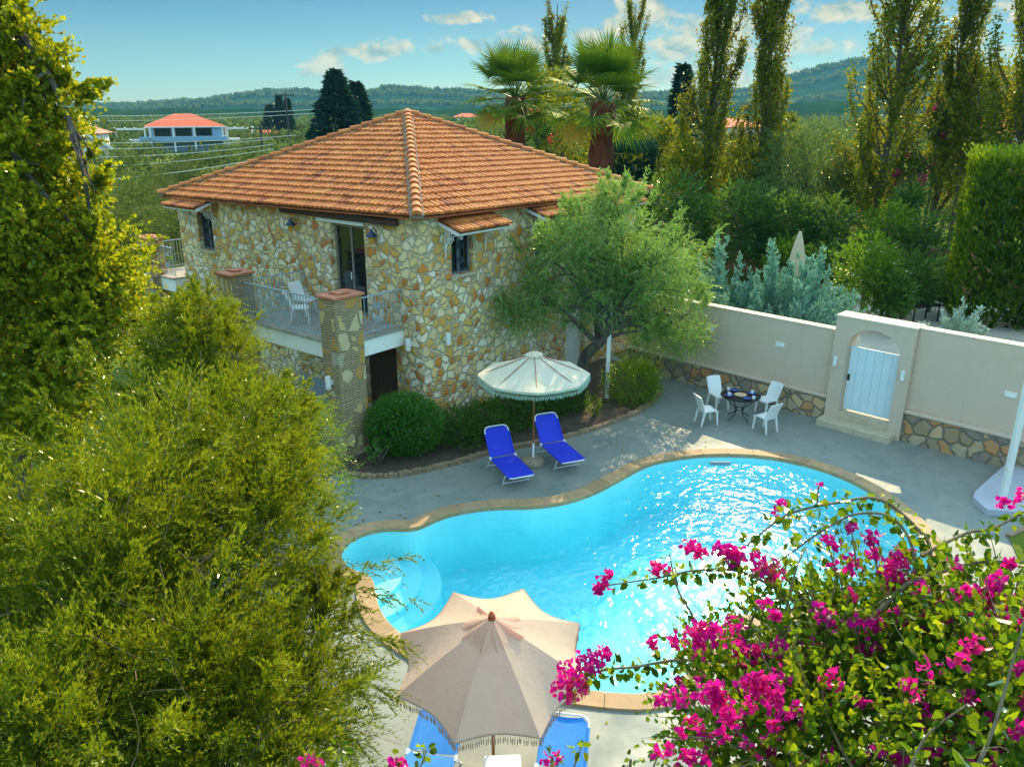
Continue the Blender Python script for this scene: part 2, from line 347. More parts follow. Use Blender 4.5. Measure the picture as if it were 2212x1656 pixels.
def thing(name, label, cat, loc=(0, 0, 0), rz=0.0, group=None):
    o = bpy.data.objects.new(name, None); COL.objects.link(o); o.location = loc; o.rotation_euler = (0, 0, rz)
    o.empty_display_size = .2
    return tag(o, label, cat, group)
def dup(root, loc, rz, label, scale=1.0, group=None):
    r = root.copy(); COL.objects.link(r); r.location = loc; r.rotation_euler = (0, 0, rz); r['label'] = label
    if group: r['group'] = group
    r.scale = (scale,)*3 if not hasattr(scale, '__len__') else scale
    for c in list(root.children):
        d = c.copy(); COL.objects.link(d); d.parent = r
        for g in list(c.children):
            e = g.copy(); COL.objects.link(e); e.parent = d
    return r
def struct(o, kind='structure'): o['kind'] = kind; return o
def norm(a): return a/np.maximum(np.linalg.norm(a, axis=1, keepdims=True), 1e-9)
def rdir(n): return norm(rng.normal(size=(n, 3)))
class Leaves:
    def __init__(s): s.V = []; s.F = []; s.T = []; s.n = 0
    def _put(s, V, k, T, faces):
        N = len(V); base = s.n+np.arange(N)[:, None]*k
        for f in faces: s.F.append(base+np.array(f)[None]); s.T.append(T)
        s.V.append(V.reshape(-1, 3)); s.n += N*k
    def blades(s, p, d, Ln, W, T, nrm=None, bend=0.0):       # narrow rhombic leaf
        N = len(p); d = norm(d); r = rdir(N) if nrm is None else nrm
        side = norm(np.cross(d, r)); up = np.cross(side, d)
        Ln = np.broadcast_to(np.asarray(Ln, float).reshape(-1, 1), (N, 1)); W = np.broadcast_to(np.asarray(W, float).reshape(-1, 1), (N, 1))
        V = np.stack([p, p+d*Ln*.45+side*W*.5, p+d*Ln-up*Ln*bend, p+d*Ln*.45-side*W*.5], 1)
        s._put(V, 4, T, [(0, 1, 2, 3)])
    def broad(s, p, d, Ln, W, T, nrm=None, fold=.18, bend=.15):   # folded heart-shaped leaf
        N = len(p); d = norm(d); r = rdir(N) if nrm is None else nrm
        side = norm(np.cross(d, r)); up = np.cross(side, d)
        Ln = np.broadcast_to(np.asarray(Ln, float).reshape(-1, 1), (N, 1)); W = np.broadcast_to(np.asarray(W, float).reshape(-1, 1), (N, 1))
        V = np.stack([p, p+d*Ln*.28+side*W*.5+up*W*fold, p+d*Ln*.68+side*W*.36+up*(W*fold*.7-Ln*bend*.4), p+d*Ln-up*Ln*bend,
                      p+d*Ln*.68-side*W*.36+up*(W*fold*.7-Ln*bend*.4), p+d*Ln*.28-side*W*.5+up*W*fold], 1)
        s._put(V, 6, T, [(0, 1, 2, 3), (0, 3, 4, 5)])
    def build(s, name, m, parent=None):
        return quadmesh(name, np.concatenate(s.V), np.concatenate(s.F), np.concatenate(s.T), m, parent)
def in_blobs(blobs, n, shell=.5):
    """points and outward directions inside a set of ellipsoids (cx,cy,cz,rx,ry,rz), weighted to the shell"""
    B = np.array(blobs, float); w = np.cbrt(B[:, 3]*B[:, 4]*B[:, 5])**2; w /= w.sum()
    i = rng.choice(len(B), n, p=w); d = rdir(n)
    r = shell+(1-shell)*rng.random(n)**.7
    return B[i, :3]+d*B[i, 3:]*r[:, None], norm(d/B[i, 3:])
def shoots(lv, base, d, n, Ls, leaf, W, droop=.15, spread=.75, tone=None, tj=.28, broad=False, wob=.25):
    """twigs carrying n leaves each; returns twig lines"""
    N = len(base); Ls = Ls*(.6+.8*rng.random(N)); side = rdir(N); tone = rng.random(N)*.7 if tone is None else tone
    for k in range(n):
        t = (k+rng.random(N)*.6)/n
        p = base+d*(Ls*t)[:, None]+side*(Ls*wob*t*t)[:, None]; p[:, 2] -= droop*Ls*t*t
        a = rdir(N); a = norm(a-d*np.sum(a*d, 1, keepdims=True))
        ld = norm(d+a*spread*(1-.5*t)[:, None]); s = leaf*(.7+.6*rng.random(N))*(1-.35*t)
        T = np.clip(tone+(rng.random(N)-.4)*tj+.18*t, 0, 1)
        (lv.broad if broad else lv.blades)(p, ld, s, s*W, T)
def curve(p0, p1, n=6, sag=0.0, wob=0.0):
    p0 = Vector(p0); p1 = Vector(p1); o = []
    w = Vector([random.uniform(-1, 1) for _ in range(3)])*wob*(p1-p0).length
    for i in range(n+1):
        t = i/n; q = p0.lerp(p1, t)+w*math.sin(t*math.pi); q.z -= sag*4*t*(1-t); o.append(q)
    return o

# ---------------------------------------------------------------- sky, sun
HAZE = .00016; CLB = 1.8
SUN_AZ, SUN_EL = R(18.5), R(34.0)      # azimuth to the right of the view direction (+Y)
w = bpy.data.worlds.new('World'); S.world = w; w.use_nodes = True; w.node_tree.nodes.clear(); q = NT(w.node_tree)
sky = q.n('ShaderNodeTexSky', sky_type='NISHITA', sun_disc=False, sun_elevation=SUN_EL, sun_rotation=SUN_AZ, altitude=50, air_density=1.0, dust_density=.15, ozone_density=3.0)
dirv = q.n('ShaderNodeTexCoord').outputs['Generated']
xyz = q.n('ShaderNodeSeparateXYZ', {0: dirv}); zz = xyz.outputs[2]
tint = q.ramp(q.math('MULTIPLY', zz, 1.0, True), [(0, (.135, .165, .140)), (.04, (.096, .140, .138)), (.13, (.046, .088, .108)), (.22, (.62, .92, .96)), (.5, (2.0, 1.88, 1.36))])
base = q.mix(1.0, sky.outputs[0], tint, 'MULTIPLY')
CLOUDS = [(695, 148, 62, 24), (668, 158, 40, 14), (800, 112, 85, 18), (850, 106, 40, 18), (945, 106, 32, 13), (1020, 94, 55, 20), (1150, 86, 55, 22), (990, 40, 60, 12), (1290, 85, 60, 26), (1350, 55, 50, 26), (1455, 106, 75, 24), (1400, 20, 60, 40), (1570, 75, 80, 50), (1695, 90, 50, 46), (1675, 130, 60, 22), (1785, 108, 50, 24), (1730, 160, 90, 20), (1850, 20, 90, 26), (2080, 80, 60, 26), (2160, 110, 70, 20), (1990, 20, 60, 30), (2180, 20, 90, 30), (1500, 170, 120, 22), (2060, 140, 90, 18)]
cloudmask = None
for (cu, cvv, cw, ch) in CLOUDS:
    d = Vector(ray(cu, cvv)).normalized()
    ln = q.n('ShaderNodeVectorMath', {0: q.n('ShaderNodeVectorMath', {0: dirv, 1: tuple(d)}, operation='SUBTRACT').outputs[0], 1: (F*.93/cw, F*.93/cw, F*.98/ch)}, operation='MULTIPLY').outputs[0]
    v_ = q.math('SUBTRACT', 1.0, q.n('ShaderNodeVectorMath', {0: ln}, operation='LENGTH').outputs['Value'])
    cloudmask = v_ if cloudmask is None else q.math('MAXIMUM', cloudmask, v_)
cv = q.n('ShaderNodeMapping', {'Vector': dirv, 'Scale': (1, 1, 1.6)}).outputs[0]
big = q.noise(26, cv, 8, .62, .2); up = q.noise(26, q.n('ShaderNodeMapping', {'Vector': cv, 'Location': (-.006, 0, -.012)}).outputs[0], 6, .6, .2)
gen = q.ramp(q.noise(4.5, q.n('ShaderNodeMapping', {'Vector': dirv, 'Scale': (1, 1, 2.5)}).outputs[0], 8, .6), [(.5, 0.0), (.75, .8)])      # other clouds, all round
gen = q.math('MULTIPLY', gen, q.ramp(zz, [(.17, 0.0), (.3, 1.0)]))
dens = q.math('MAXIMUM', q.ramp(q.math('ADD', q.math('MAXIMUM', cloudmask, -.9), q.math('MULTIPLY', q.math('SUBTRACT', big, .5), 3.6)), [(.05, 0.0), (.55, 1.0)]), gen)
lit = q.ramp(q.math('ADD', q.math('MULTIPLY', q.math('SUBTRACT', big, up), 2.2), .35), [(.1, '#9fbcbc'), (.4, '#dcdfcb'), (.75, '#fff4dc')])
cloud = q.mix(1.0, lit, (CLB, CLB*.96, CLB*.84), 'MULTIPLY')
wisp = q.math('MULTIPLY', q.ramp(q.noise(3.0, q.n('ShaderNodeMapping', {'Vector': dirv, 'Scale': (1, 1, 5)}).outputs[0], 6, .6, .6), [(.45, 0.0), (.8, .6)]), q.ramp(xyz.outputs[0], [(.05, .35), (.35, 1.0)]))
c1 = q.mix(wisp, base, (.78, .92, .90))
c2 = q.mix(q.math('MULTIPLY', dens, .9), c1, cloud)
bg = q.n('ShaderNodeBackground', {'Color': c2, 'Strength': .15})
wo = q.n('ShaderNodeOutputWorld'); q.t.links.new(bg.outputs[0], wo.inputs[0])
sl = bpy.data.lights.new('sun', 'SUN'); sl.energy = 2.0; sl.angle = R(.5); sl.color = (1, .80, .48)
so = bpy.data.objects.new('sun', sl); COL.objects.link(so)
sd = Vector((math.sin(SUN_AZ)*math.cos(SUN_EL), math.cos(SUN_AZ)*math.cos(SUN_EL), math.sin(SUN_EL)))
so.rotation_euler = sd.to_track_quat('Z', 'Y').to_euler()
S.view_settings.view_transform = 'Standard'; S.view_settings.look = 'None'; S.view_settings.exposure = 1.95; S.view_settings.gamma = 1
S.cycles.use_denoising = True; S.cycles.max_bounces = 8; S.cycles.transparent_max_bounces = 12; S.cycles.volume_bounces = 0
S.cycles.sample_clamp_indirect = 8

# ---------------------------------------------------------------- pool, deck, ground
def catmull(pts, n=8, closed=False):
    o = []; N = len(pts)
    for i in range(N if closed else N-1):
        g = lambda k: pts[k % N] if closed else pts[min(max(k, 0), N-1)]
        a, b, c, d = g(i-1), g(i), g(i+1), g(i+2)
        for k in range(n):
            t = k/n
            o.append(.5*((2*b)+(c-a)*t+(2*a-5*b+4*c-d)*t*t+(3*b-a-3*c+d)*t**3))
    if not closed: o.append(pts[-1].copy())
    return o
PD_main = [(893, 1146), (916, 1134), (958, 1114), (1021, 1101), (1084, 1095), (1148, 1095), (1211, 1087), (1274, 1068), (1337, 1036), (1397, 1004), (1459, 990), (1522, 983), (1606, 983), (1690, 992), (1774, 1013), (1843, 1040), (1905, 1077), (1959, 1123), (2003, 1180), (2020, 1235), (1985, 1285), (1890, 1312), (1780, 1318), (1680, 1322), (1600, 1334), (1545, 1362), (1510, 1420), (1478, 1475), (1412, 1505), (1337, 1503), (1266, 1496), (1150, 1478), (1040, 1452), (940, 1420), (862, 1373), (840, 1354), (821, 1329), (809, 1295), (806, 1262), (809, 1245)]
PD_lobe = [(809, 1245), (770, 1240), (741, 1224), (731, 1200), (738, 1180), (754, 1165), (786, 1150), (815, 1143), (845, 1140), (872, 1142), (893, 1146)]
pool2 = catmull([P(*p) for p in PD_main], 7)[:-1]+catmull([P(*p) for p in PD_lobe], 6)[:-1]
def resample(pts, step):
    o = []; acc = 0.0; N = len(pts)
    for i in range(N):
        a, b = pts[i], pts[(i+1) % N]; l = (b-a).length
        while acc < l: o.append(a.lerp(b, acc/l)); acc += step
        acc -= l
    return o
pool2 = resample(pool2, .16)
def smooth(pts, it):
    for _ in range(it): pts = [(pts[i-1]+pts[i]*2+pts[(i+1) % len(pts)])/4 for i in range(len(pts))]
    return pts
pool2 = smooth(pool2, 3)
area = sum(a.x*b.y-b.x*a.y for a, b in zip(pool2, pool2[1:]+pool2[:1]))
if area < 0: pool2.reverse()
def offset(pts, d):
    N = len(pts); o = []
    for i in range(N):
        t = (pts[(i+1) % N]-pts[i-1]); n = Vector((t.y, -t.x, 0)).normalized(); o.append(pts[i]+n*d)
    return smooth(o, 2)
def sheet(outer, holes, z):
    polys = [[Vector((p[0], p[1], 0)) for p in outer]]+[[Vector((p[0], p[1], 0)) for p in h] for h in holes]
    tr = tessellate_polygon(polys); vs = [(p.x, p.y, z) for pl in polys for p in pl]; mb = MB()
    fs = []
    for t in tr:
        a, b, c = (Vector(vs[i]) for i in t); n = (b-a).cross(c-a)
        fs.append(tuple(t) if n.z > 0 else tuple(reversed(t)))
    return mb.add(vs, fs)
DEPTH = -1.45
mb = MB(); N = len(pool2); zr = [.0, -.12, -.35, -.8, DEPTH]
vs = [(p.x, p.y, z) for z in zr for p in pool2]; fs = []
for r in range(4):
    for i in range(N): fs.append((r*N+i, (r+1)*N+i, (r+1)*N+(i+1) % N, r*N+(i+1) % N))
mb.add(vs, fs); fl = sheet(pool2, [], DEPTH); mb.add(fl.v, fl.f)
cen = P(800, 1190)                                                      # three curved entry steps in the small bay
for k, (rad, z) in enumerate(((1.15, -.62), (1.55, -.76), (1.95, -.90))):
    prof = [(rad, DEPTH+.01), (rad, z-.03), (rad-.03, z), (0, z+.0)]
    a0 = []
    for t in range(25):
        an = R(-75+150*t/24); a0.append((cen.x-.55+rad*math.cos(an), cen.y+.05+rad*math.sin(an)))
    top = [(x, y, z) for x, y in a0]+[(cen.x-1.6, cen.y+1.2, z), (cen.x-1.6, cen.y-1.2, z)]
    # keep only the part inside the pool: the wall hides the rest
    vs = top+[(x, y, DEPTH) for x, y in a0]
    mb.add(vs, [tuple(range(27))]+[(i, i+27, i+28, i+1) for i in range(24)])
struct(mb.build('pool_basin', M['pool'])); 
wl_ = sheet(offset(pool2, .004), [], -.13); bt = sheet(offset(pool2, -.015), [], DEPTH+.012)
mb = MB(); n0 = len(wl_.v); mb.add(wl_.v, wl_.f); mb.add(bt.v, [tuple(reversed(f)) for f in bt.f])
mb.add([], []); NN = n0
for i in range(NN): mb.f.append([i, NN+i, NN+(i+1) % NN, (i+1) % NN]); mb.t.append(.5)
struct(mb.build('pool_water', M['water']))
inner = offset(pool2, -.03); outer = offset(pool2, .32); mb = MB()
i = 0
while i < N:                                                            # coping stones with joints
    k = min(4, N-i); tone = random.random(); z = .045+random.random()*.004
    ia = [inner[(i+j) % N] for j in range(k+1)]; oa = [outer[(i+j) % N] for j in range(k+1)]
    g = .028
    ia[0] = ia[0].lerp(ia[1], g); oa[0] = oa[0].lerp(oa[1], g); ia[-1] = ia[-1].lerp(ia[-2], g); oa[-1] = oa[-1].lerp(oa[-2], g)
    m_ = k+1; vs = [(*p.xy, z-.012) for p in ia]+[(*p.lerp(o_, .05).xy, z) for p, o_ in zip(ia, oa)]+[(*p.xy, z) for p in oa]+[(*p.xy, -.05) for p in ia]+[(*p.xy, -.02) for p in oa]
    fs = []
    for j in range(k):
        for r in (0, 1): fs.append((r*m_+j, (r+1)*m_+j, (r+1)*m_+j+1, r*m_+j+1))
        fs.append((3*m_+j, j, j+1, 3*m_+j+1)); fs.append((2*m_+j, 4*m_+j, 4*m_+j+1, 2*m_+j+1))
    mb.add(vs, fs, tone); i += k
cop = struct(mb.build('pool_coping', M['coping']))
ring = sheet(offset(pool2, .29), [offset(pool2, -.012)], .018); struct(ring.build('pool_coping_mortar', M['mortar']))
G0 = Vector((9.01, 21.26, 0)); GD = Vector((.705, -.709, 0)); GN = Vector((-.709, -.705, 0))       # garden wall line, GN faces the pool
deck_outer = [(-6.2, 2.5), (17, 2.5), (17, 13.2), *[tuple((G0+GD*t).xy) for t in (6, -7.0)], (2.6, 31.5), (-2, 31.5), (-6.2, 19.0)]
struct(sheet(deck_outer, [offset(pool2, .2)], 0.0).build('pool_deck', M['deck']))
gh = offset(pool2, .7)
g = sheet([(-2600, -200), (2600, -200), (2600, 2600), (-2600, 2600)], [gh[::4]], -.03); struct(g.build('ground', M['ground']))
# skimmer mouth in the far pool wall
sk = P(1555, 990); tag(MB().bbox(sk.x-.26, sk.y-.09, -.15, sk.x+.26, sk.y-.03, -.06, .01).build('pool_skimmer', M['greywood']), 'grey skimmer slot in the far wall of the swimming pool', 'skimmer')
lawn = [P(2178, 1160), P(2230, 1135), P(2330, 1300), P(2250, 1330)]
struct(sheet([p.xy for p in lawn], [], .035).build('lawn', M['ground']))
mbk = MB()
for a, b in zip(lawn, lawn[1:]): mbk.bar(a+Vector((0, 0, .02)), b+Vector((0, 0, .02)), .12, .08)
struct(mbk.build('lawn_kerb', M['edging']))
# platform and post at the right
pl = [P(2100, 1085), P(2104, 1072), P(2180, 1004), P(2330, 985), P(2330, 1130), P(2130, 1112)]
mb = sheet([p.xy for p in pl], [], .14); n = len(pl)
mb.add([(*p.xy, .14) for p in pl]+[(*p.xy, -.01) for p in pl], [(i, i+n, (i+1) % n+n, (i+1) % n) for i in range(n)])
struct(mb.build('concrete_platform', M['slab']))

# hills: two ridges far behind the plain
def ridge(name, Y, prof, back, rough, wig):
    mb = MB(); vs = []; xs = np.linspace(-.9, .95, 150)
    for r, (dy, hz) in enumerate(((-back, 0.0), (-back*.55, .38), (-back*.22, .78), (0, 1.0), (back*.3, .8))):
        for i, t in enumerate(xs):
            u = CX+t*F/1.0578
            v = np.interp(u, [p[0] for p in prof], [p[1] for p in prof])
            z = max(0, (235-v)/F*1.0*Y*1.13)+8.4
            z = z*hz+(math.sin(i*.9+r)+math.sin(i*2.3+r*2))*wig*hz-2*(r == 0)
            vs.append(((t)*(Y+dy*(.5)), Y+dy, z))
    fs = [(r*150+i, r*150+i+1, (r+1)*150+i+1, (r+1)*150+i) for r in range(4) for i in range(149)]
    return mb.add(vs, fs).build(name, M['hill'], smooth=True)
struct(ridge('hills', 1500, [(-200, 240), (160, 238), (280, 232), (420, 228), (520, 222), (590, 213), (640, 206), (700, 205), (760, 212), (820, 210), (880, 201), (940, 204), (1000, 206), (1060, 212), (1200, 215), (1400, 210), (1560, 205), (1680, 172), (1740, 160), (1800, 150), (1850, 149), (1930, 160), (2010, 172), (2100, 164), (2212, 172), (2600, 190)], 520, 1, 1.0))
struct(ridge('low_hills', 620, [(-200, 236), (160, 238), (500, 236), (760, 238), (1060, 238), (1400, 238), (1700, 222), (1900, 222), (2212, 226), (2600, 230)], 180, 1, .5))

# ---------------------------------------------------------------- stone house
ANG = R(51.2); HO = Vector((-2.37, 20.13, 0)); DROP = .019; LY, LX, EZ = 11.45, 10.75, 5.84
house = thing('stone_house', 'two-storey honey-coloured stone villa with hipped orange tiled roof and balconies', 'house', HO, ANG)
def lmap(a, out, z): return (-out, a, z)      # face seen at the left
def rmap(a, out, z): return (a, -out, z)      # face seen at the right
def wall_face(mb, mp, Ln, z0, z1, ops, dep=.24):
    As = sorted({0, Ln, *[o[0] for o in ops], *[o[1] for o in ops]}); Zs = sorted({z0, z1, *[o[2] for o in ops], *[o[3] for o in ops]})
    for a, b in zip(As, As[1:]):
        for c, d in zip(Zs, Zs[1:]):
            m, k = (a+b)/2, (c+d)/2
            if any(o[0] < m < o[1] and o[2] < k < o[3] for o in ops): continue
            mb.add([mp(a, 0, c), mp(b, 0, c), mp(b, 0, d), mp(a, 0, d)], [(0, 1, 2, 3)])
    for k, vv in enumerate(mb.v):
        if abs(vv[2]-z1) < 1e-6: mb.v[k] = (vv[0], vv[1], z1-DROP*(vv[0]+vv[1]))
    for o in ops:
        a, b, c, d = o
        for p, q_ in (((a, c), (b, c)), ((b, c), (b, d)), ((b, d), (a, d)), ((a, d), (a, c))):
            mb.add([mp(p[0], 0, p[1]), mp(q_[0], 0, q_[1]), mp(q_[0], -dep, q_[1]), mp(p[0], -dep, p[1])], [(0, 1, 2, 3)])
LW = (9.42, 10.28, 4.0, 5.22); FD = (2.04, 3.44, 2.93, 5.44); GD_ = (1.0, 2.3, .05, 2.25)
RW = (1.22, 2.08, 4.18, 5.3); RW2 = (4.9, 5.8, 4.18, 5.35); RW3 = (8.6, 9.6, 4.18, 5.35); RD = (6.6, 7.7, .05, 2.2)
mb = MB(); wall_face(mb, lmap, LY, 0, EZ, [LW, FD, GD_]); wall_face(mb, rmap, LX, 0, EZ, [RW, RW2, RW3, RD])
e1, e2, e3 = EZ-DROP*LX, EZ-DROP*LY, EZ-DROP*(LX+LY); mb.add([(LX, 0, 0), (LX, LY, 0), (LX, LY, e3), (LX, 0, e1)], [(0, 1, 2, 3)]); mb.add([(0, LY, 0), (LX, LY, 0), (LX, LY, e3), (0, LY, e2)], [(0, 1, 2, 3)])
mb.build('wall', M['rubble'], house)
def window(mp, o, grille=True, name='window'):
    a, b, c, d = o; mb = MB(); z_ = -.2
    w_ = .05 if grille else .09
    def fr(x0, y0, x1, y1, o0=-.2, o1=-.15):
        p = [mp(x, k, y) for k in (o0, o1) for x, y in ((x0, y0), (x1, y0), (x1, y1), (x0, y1))]
        mb.add(p, [(0, 1, 2, 3), (7, 6, 5, 4), (0, 4, 5, 1), (1, 5, 6, 2), (2, 6, 7, 3), (3, 7, 4, 0)])
    fr(a, c, a+w_, d); fr(b-w_, c, b, d); fr(a+w_, c, b-w_, c+w_); fr(a+w_, d-w_, b-w_, d); fr((a+b)/2-.03, c+w_, (a+b)/2+.03, d-w_)
    f = mb.build(name, M['greywood'] if grille else M['alu'], house)
    MB().add([mp(a+.01, -.18, c+.01), mp(b-.01, -.18, c+.01), mp(b-.01, -.18, d-.01), mp(a+.01, -.18, d-.01)], [(0, 1, 2, 3)]).build('pane', M['darkglass'], f)
    if grille:
        gm = MB()
        for k in range(1, 6):
            x = a+(b-a)*k/6; gm.tube([mp(x, -.09, c+.02), mp(x, -.09, d-.02)], .011, 5)
        for zq in (c+.12, d-.12): gm.tube([mp(a, -.09, zq), mp(b, -.09, zq)], .011, 5)
        for sx in (-1, 1):
            for sz in (-1, 1):
                gm.tube([mp((a+b)/2+sx*(.03+.10*t/20)*math.cos(t*.5), -.075, (c+d)/2+sz*(.18+(.03+.10*t/20)*math.sin(t*.5))) for t in range(21)], .010, 5)
        gm.build('grille', M['grille'], f)
        sm = MB(); p = [mp(x, o_, z) for z in (c-.07, c-.005) for x, o_ in ((a-.08, -.1), (b+.08, -.1), (b+.08, .07), (a-.08, .07))]
        sm.add(p, [(3, 2, 1, 0), (4, 5, 6, 7), (0, 1, 5, 4), (1, 2, 6, 5), (2, 3, 7, 6), (3, 0, 4, 7)]); sm.build('sill', M['step'], f)
    return f
for mp, o in ((lmap, LW), (rmap, RW), (rmap, RW2), (rmap, RW3)): window(mp, o)
fd = window(lmap, FD, False, 'french_door')
MB().tube([lmap(2.80, -.12, 3.9), lmap(2.80, -.12, 4.1)], .015, 6).build('handle', M['white_metal'], fd)
def planks(mp, o, out, m, name, parent, n=7, th=.05):
    a, b, c, d = o; mb = MB(); w_ = (b-a)/n
    for k in range(n):
        p = [mp(x, k2, z) for z in (c, d) for x, k2 in ((a+k*w_+.006, out), (a+(k+1)*w_-.006, out), (a+(k+1)*w_-.006, out-th), (a+k*w_+.006, out-th))]
        mb.add(p, [(3, 2, 1, 0), (4, 5, 6, 7), (0, 1, 5, 4), (1, 2, 6, 5), (2, 3, 7, 6), (3, 0, 4, 7)])
    mb.add([mp(a+.005, out-.012, c+.005), mp(b-.005, out-.012, c+.005), mp(b-.005, out-.012, d-.005), mp(a+.005, out-.012, d-.005)], [(0, 1, 2, 3)])
    return mb.build(name, m, parent)
planks(lmap, GD_, -.15, M['timber'], 'door', house); planks(rmap, RD, -.15, M['white'], 'door', house)
d2 = planks(lmap, (1.35, 2.6, .02, 1.75), 2.05, M['greywood'], 'door', house); d2['label'] = 'grey plank door between the stone pillars'
MB().box(-2.3, 1.0, .0, -1.9, 2.7, .10).build('doorstep', M['edging'], house)
MB().bbox(-.16, .65, 5.58, -.002, 5.52, 5.74, .015).build('lintel_beam', M['timber'], house)
MB().bbox(-.06, 1.98, 5.45, .0, 3.97, 5.555, .01).build('shutter_box', M['white'], house)
# roof
oh = .32; x0, x1, y0, y1 = -oh, LX+oh, -oh, LY+oh; apex = Vector((LX/2, LY/2, 8.22)); ez = EZ+.03
cs = [Vector((x, y, ez-DROP*(x+y))) for x, y in ((x0, y0), (x1, y0), (x1, y1), (x0, y1))]
mb = MB(); mb.add([*cs, apex], [(0, 1, 4), (1, 2, 4), (2, 3, 4), (3, 0, 4)], 0.0)
mb.add([c-Vector((0, 0, .05)) for c in cs], [(3, 2, 1, 0)], 0.0)
for i in range(4): mb.add([cs[i], cs[(i+1) % 4], cs[(i+1) % 4]-Vector((0, 0, .05)), cs[i]-Vector((0, 0, .05))], [(3, 2, 1, 0)], 0)
def tile(mb, c, e, s, n, w_, h, tone, seg=6, r=None):
    r = r or w_*.47; vs = []
    for t, lift, k in ((-.02, .055, 1.0), (h*1.10, .006, .86)):
        for i in range(seg+1):
            a = math.pi*i/seg
            vs.append(c+s*t+e*(-math.cos(a)*r*k)+n*(math.sin(a)*r*.85*k+lift))
    fs = [(i, i+1, seg+2+i, seg+1+i) for i in range(seg)]+[tuple(range(seg, -1, -1))]
    mb.add(vs, fs, tone)
for i in range(4):
    a, b = cs[i], cs[(i+1) % 4]; e = (b-a).normalized(); Le = (b-a).length; ap = (apex-a).dot(e); foot = a+e*ap
    s = (apex-foot).normalized(); Ls = (apex-foot).length; n = e.cross(s).normalized()
    w_ = Le/round(Le/.192); h = Ls/round(Ls/.345); nc, nr = round(Le/w_), round(Ls/h)
    for c_ in range(nc):
        for r_ in range(nr):
            aa = (c_+.5)*w_; ss = r_*h; sm = ss+h*.45
            if sm/Ls*ap-.03 < aa < Le-sm/Ls*(Le-ap)+.03:
                tn = min(1, max(0, random.gauss(.5, .28)))
                jit = Vector((random.uniform(-.012, .012), random.uniform(-.012, .012), random.uniform(-.004, .012)))
                tile(mb, a+e*aa+s*ss+jit, e, s, n, w_, h, tn)
roof = mb.build('roof', M['tile'], house, True)
for i in range(4):
    a = cs[i]; d = (apex-a); ln = d.length; s = d.normalized(); e = s.cross(Vector((0, 0, 1))).normalized(); n = e.cross(s).normalized()
    rm = MB(); k = 0; t = -.03
    while t < ln-.1: tile(rm, a+s*t+n*.06, e, s, n, .28, .40, random.random(), 8); t += .40
    rc = rm.build('ridge_cap', M['tile'], roof, True)
    MB().bar(a+n*.03, apex+n*.03, .36, .10).build('mortar_bed', M['mortar'], roof)
MB().lathe([(.0, .16), (.10, .15), (.17, .09), (.2, 0)], apex, 12).build('ridge_finial', M['tile'], roof, True)
def spiral(mp, a, oc, zc, r0, turns, sgn=1, n=26):
    return [mp(a, oc+sgn*r0*(1-t/n*.85)*math.cos(turns*2*math.pi*t/n), zc+r0*(1-t/n*.85)*math.sin(turns*2*math.pi*t/n)) for t in range(n+1)]
def awning(mp, a0, a1, zw=5.66, zo=5.40, out=.78, br=()):
    mb = MB(); am = Vector(mp(0, 0, 0)); e = (Vector(mp(1, 0, 0))-am); P0 = lambda a, o: Vector(mp(a, o, zo+(zw-zo)*(1-o/out)))
    s = (P0(a0, 0)-P0(a0, out)).normalized(); n = e.cross(s).normalized()
    if n.z < 0: n = -n
    nc = round((a1-a0)/.19); w_ = (a1-a0)/nc; L_ = (P0(a0, 0)-P0(a0, out)).length; h = L_/2
    for c_ in range(nc):
        for r_ in range(2): tile(mb, P0(a0+(c_+.5)*w_, out)+s*(r_*h)+n*.03, e, s, n, w_, h, min(1, max(0, random.gauss(.4, .25))))
    mb.add([P0(a0, out)+n*.03, P0(a1, out)+n*.03, P0(a1, 0)+n*.03, P0(a0, 0)+n*.03], [(0, 1, 2, 3)], 0)
    aw = mb.build('awning', M['tile'], house, True)
    ub = MB(); p = [P0(a, o)+n*k for k in (-.06, .02) for a, o in ((a0-.02, .0), (a1+.02, .0), (a1+.02, out-.04), (a0-.02, out-.04))]
    ub.add(p, [(3, 2, 1, 0), (4, 5, 6, 7), (0, 1, 5, 4), (1, 2, 6, 5), (2, 3, 7, 6), (3, 0, 4, 7)]); ub.build('underboard', M['white'], aw)
    for a in br or (a0+.25, a1-.25):
        bm_ = MB(); bm_.tube([mp(a, .03, zw-.1), mp(a, .03, zo-.70)], .016, 6); bm_.tube([mp(a, .03, zo-.05), mp(a, out-.12, zo-.05)], .016, 6)
        bm_.tube([mp(a, .03+(out-.2)*(1-math.cos(t*math.pi/20)), zo-.05-.5*(1-math.sin(t*math.pi/20))) for t in range(11)], .014, 6)
        bm_.tube(spiral(mp, a, .2, zo-.22, .13, 1.8), .012, 6); bm_.tube(spiral(mp, a, out-.2, zo-.12, .07, 1.5, -1), .011, 6)
        bm_.build('bracket', M['white_metal'], aw, True)
awning(lmap, 9.05, 10.95); awning(rmap, .72, 2.82); awning(rmap, 4.42, 6.5); awning(rmap, 8.15, 10.1)
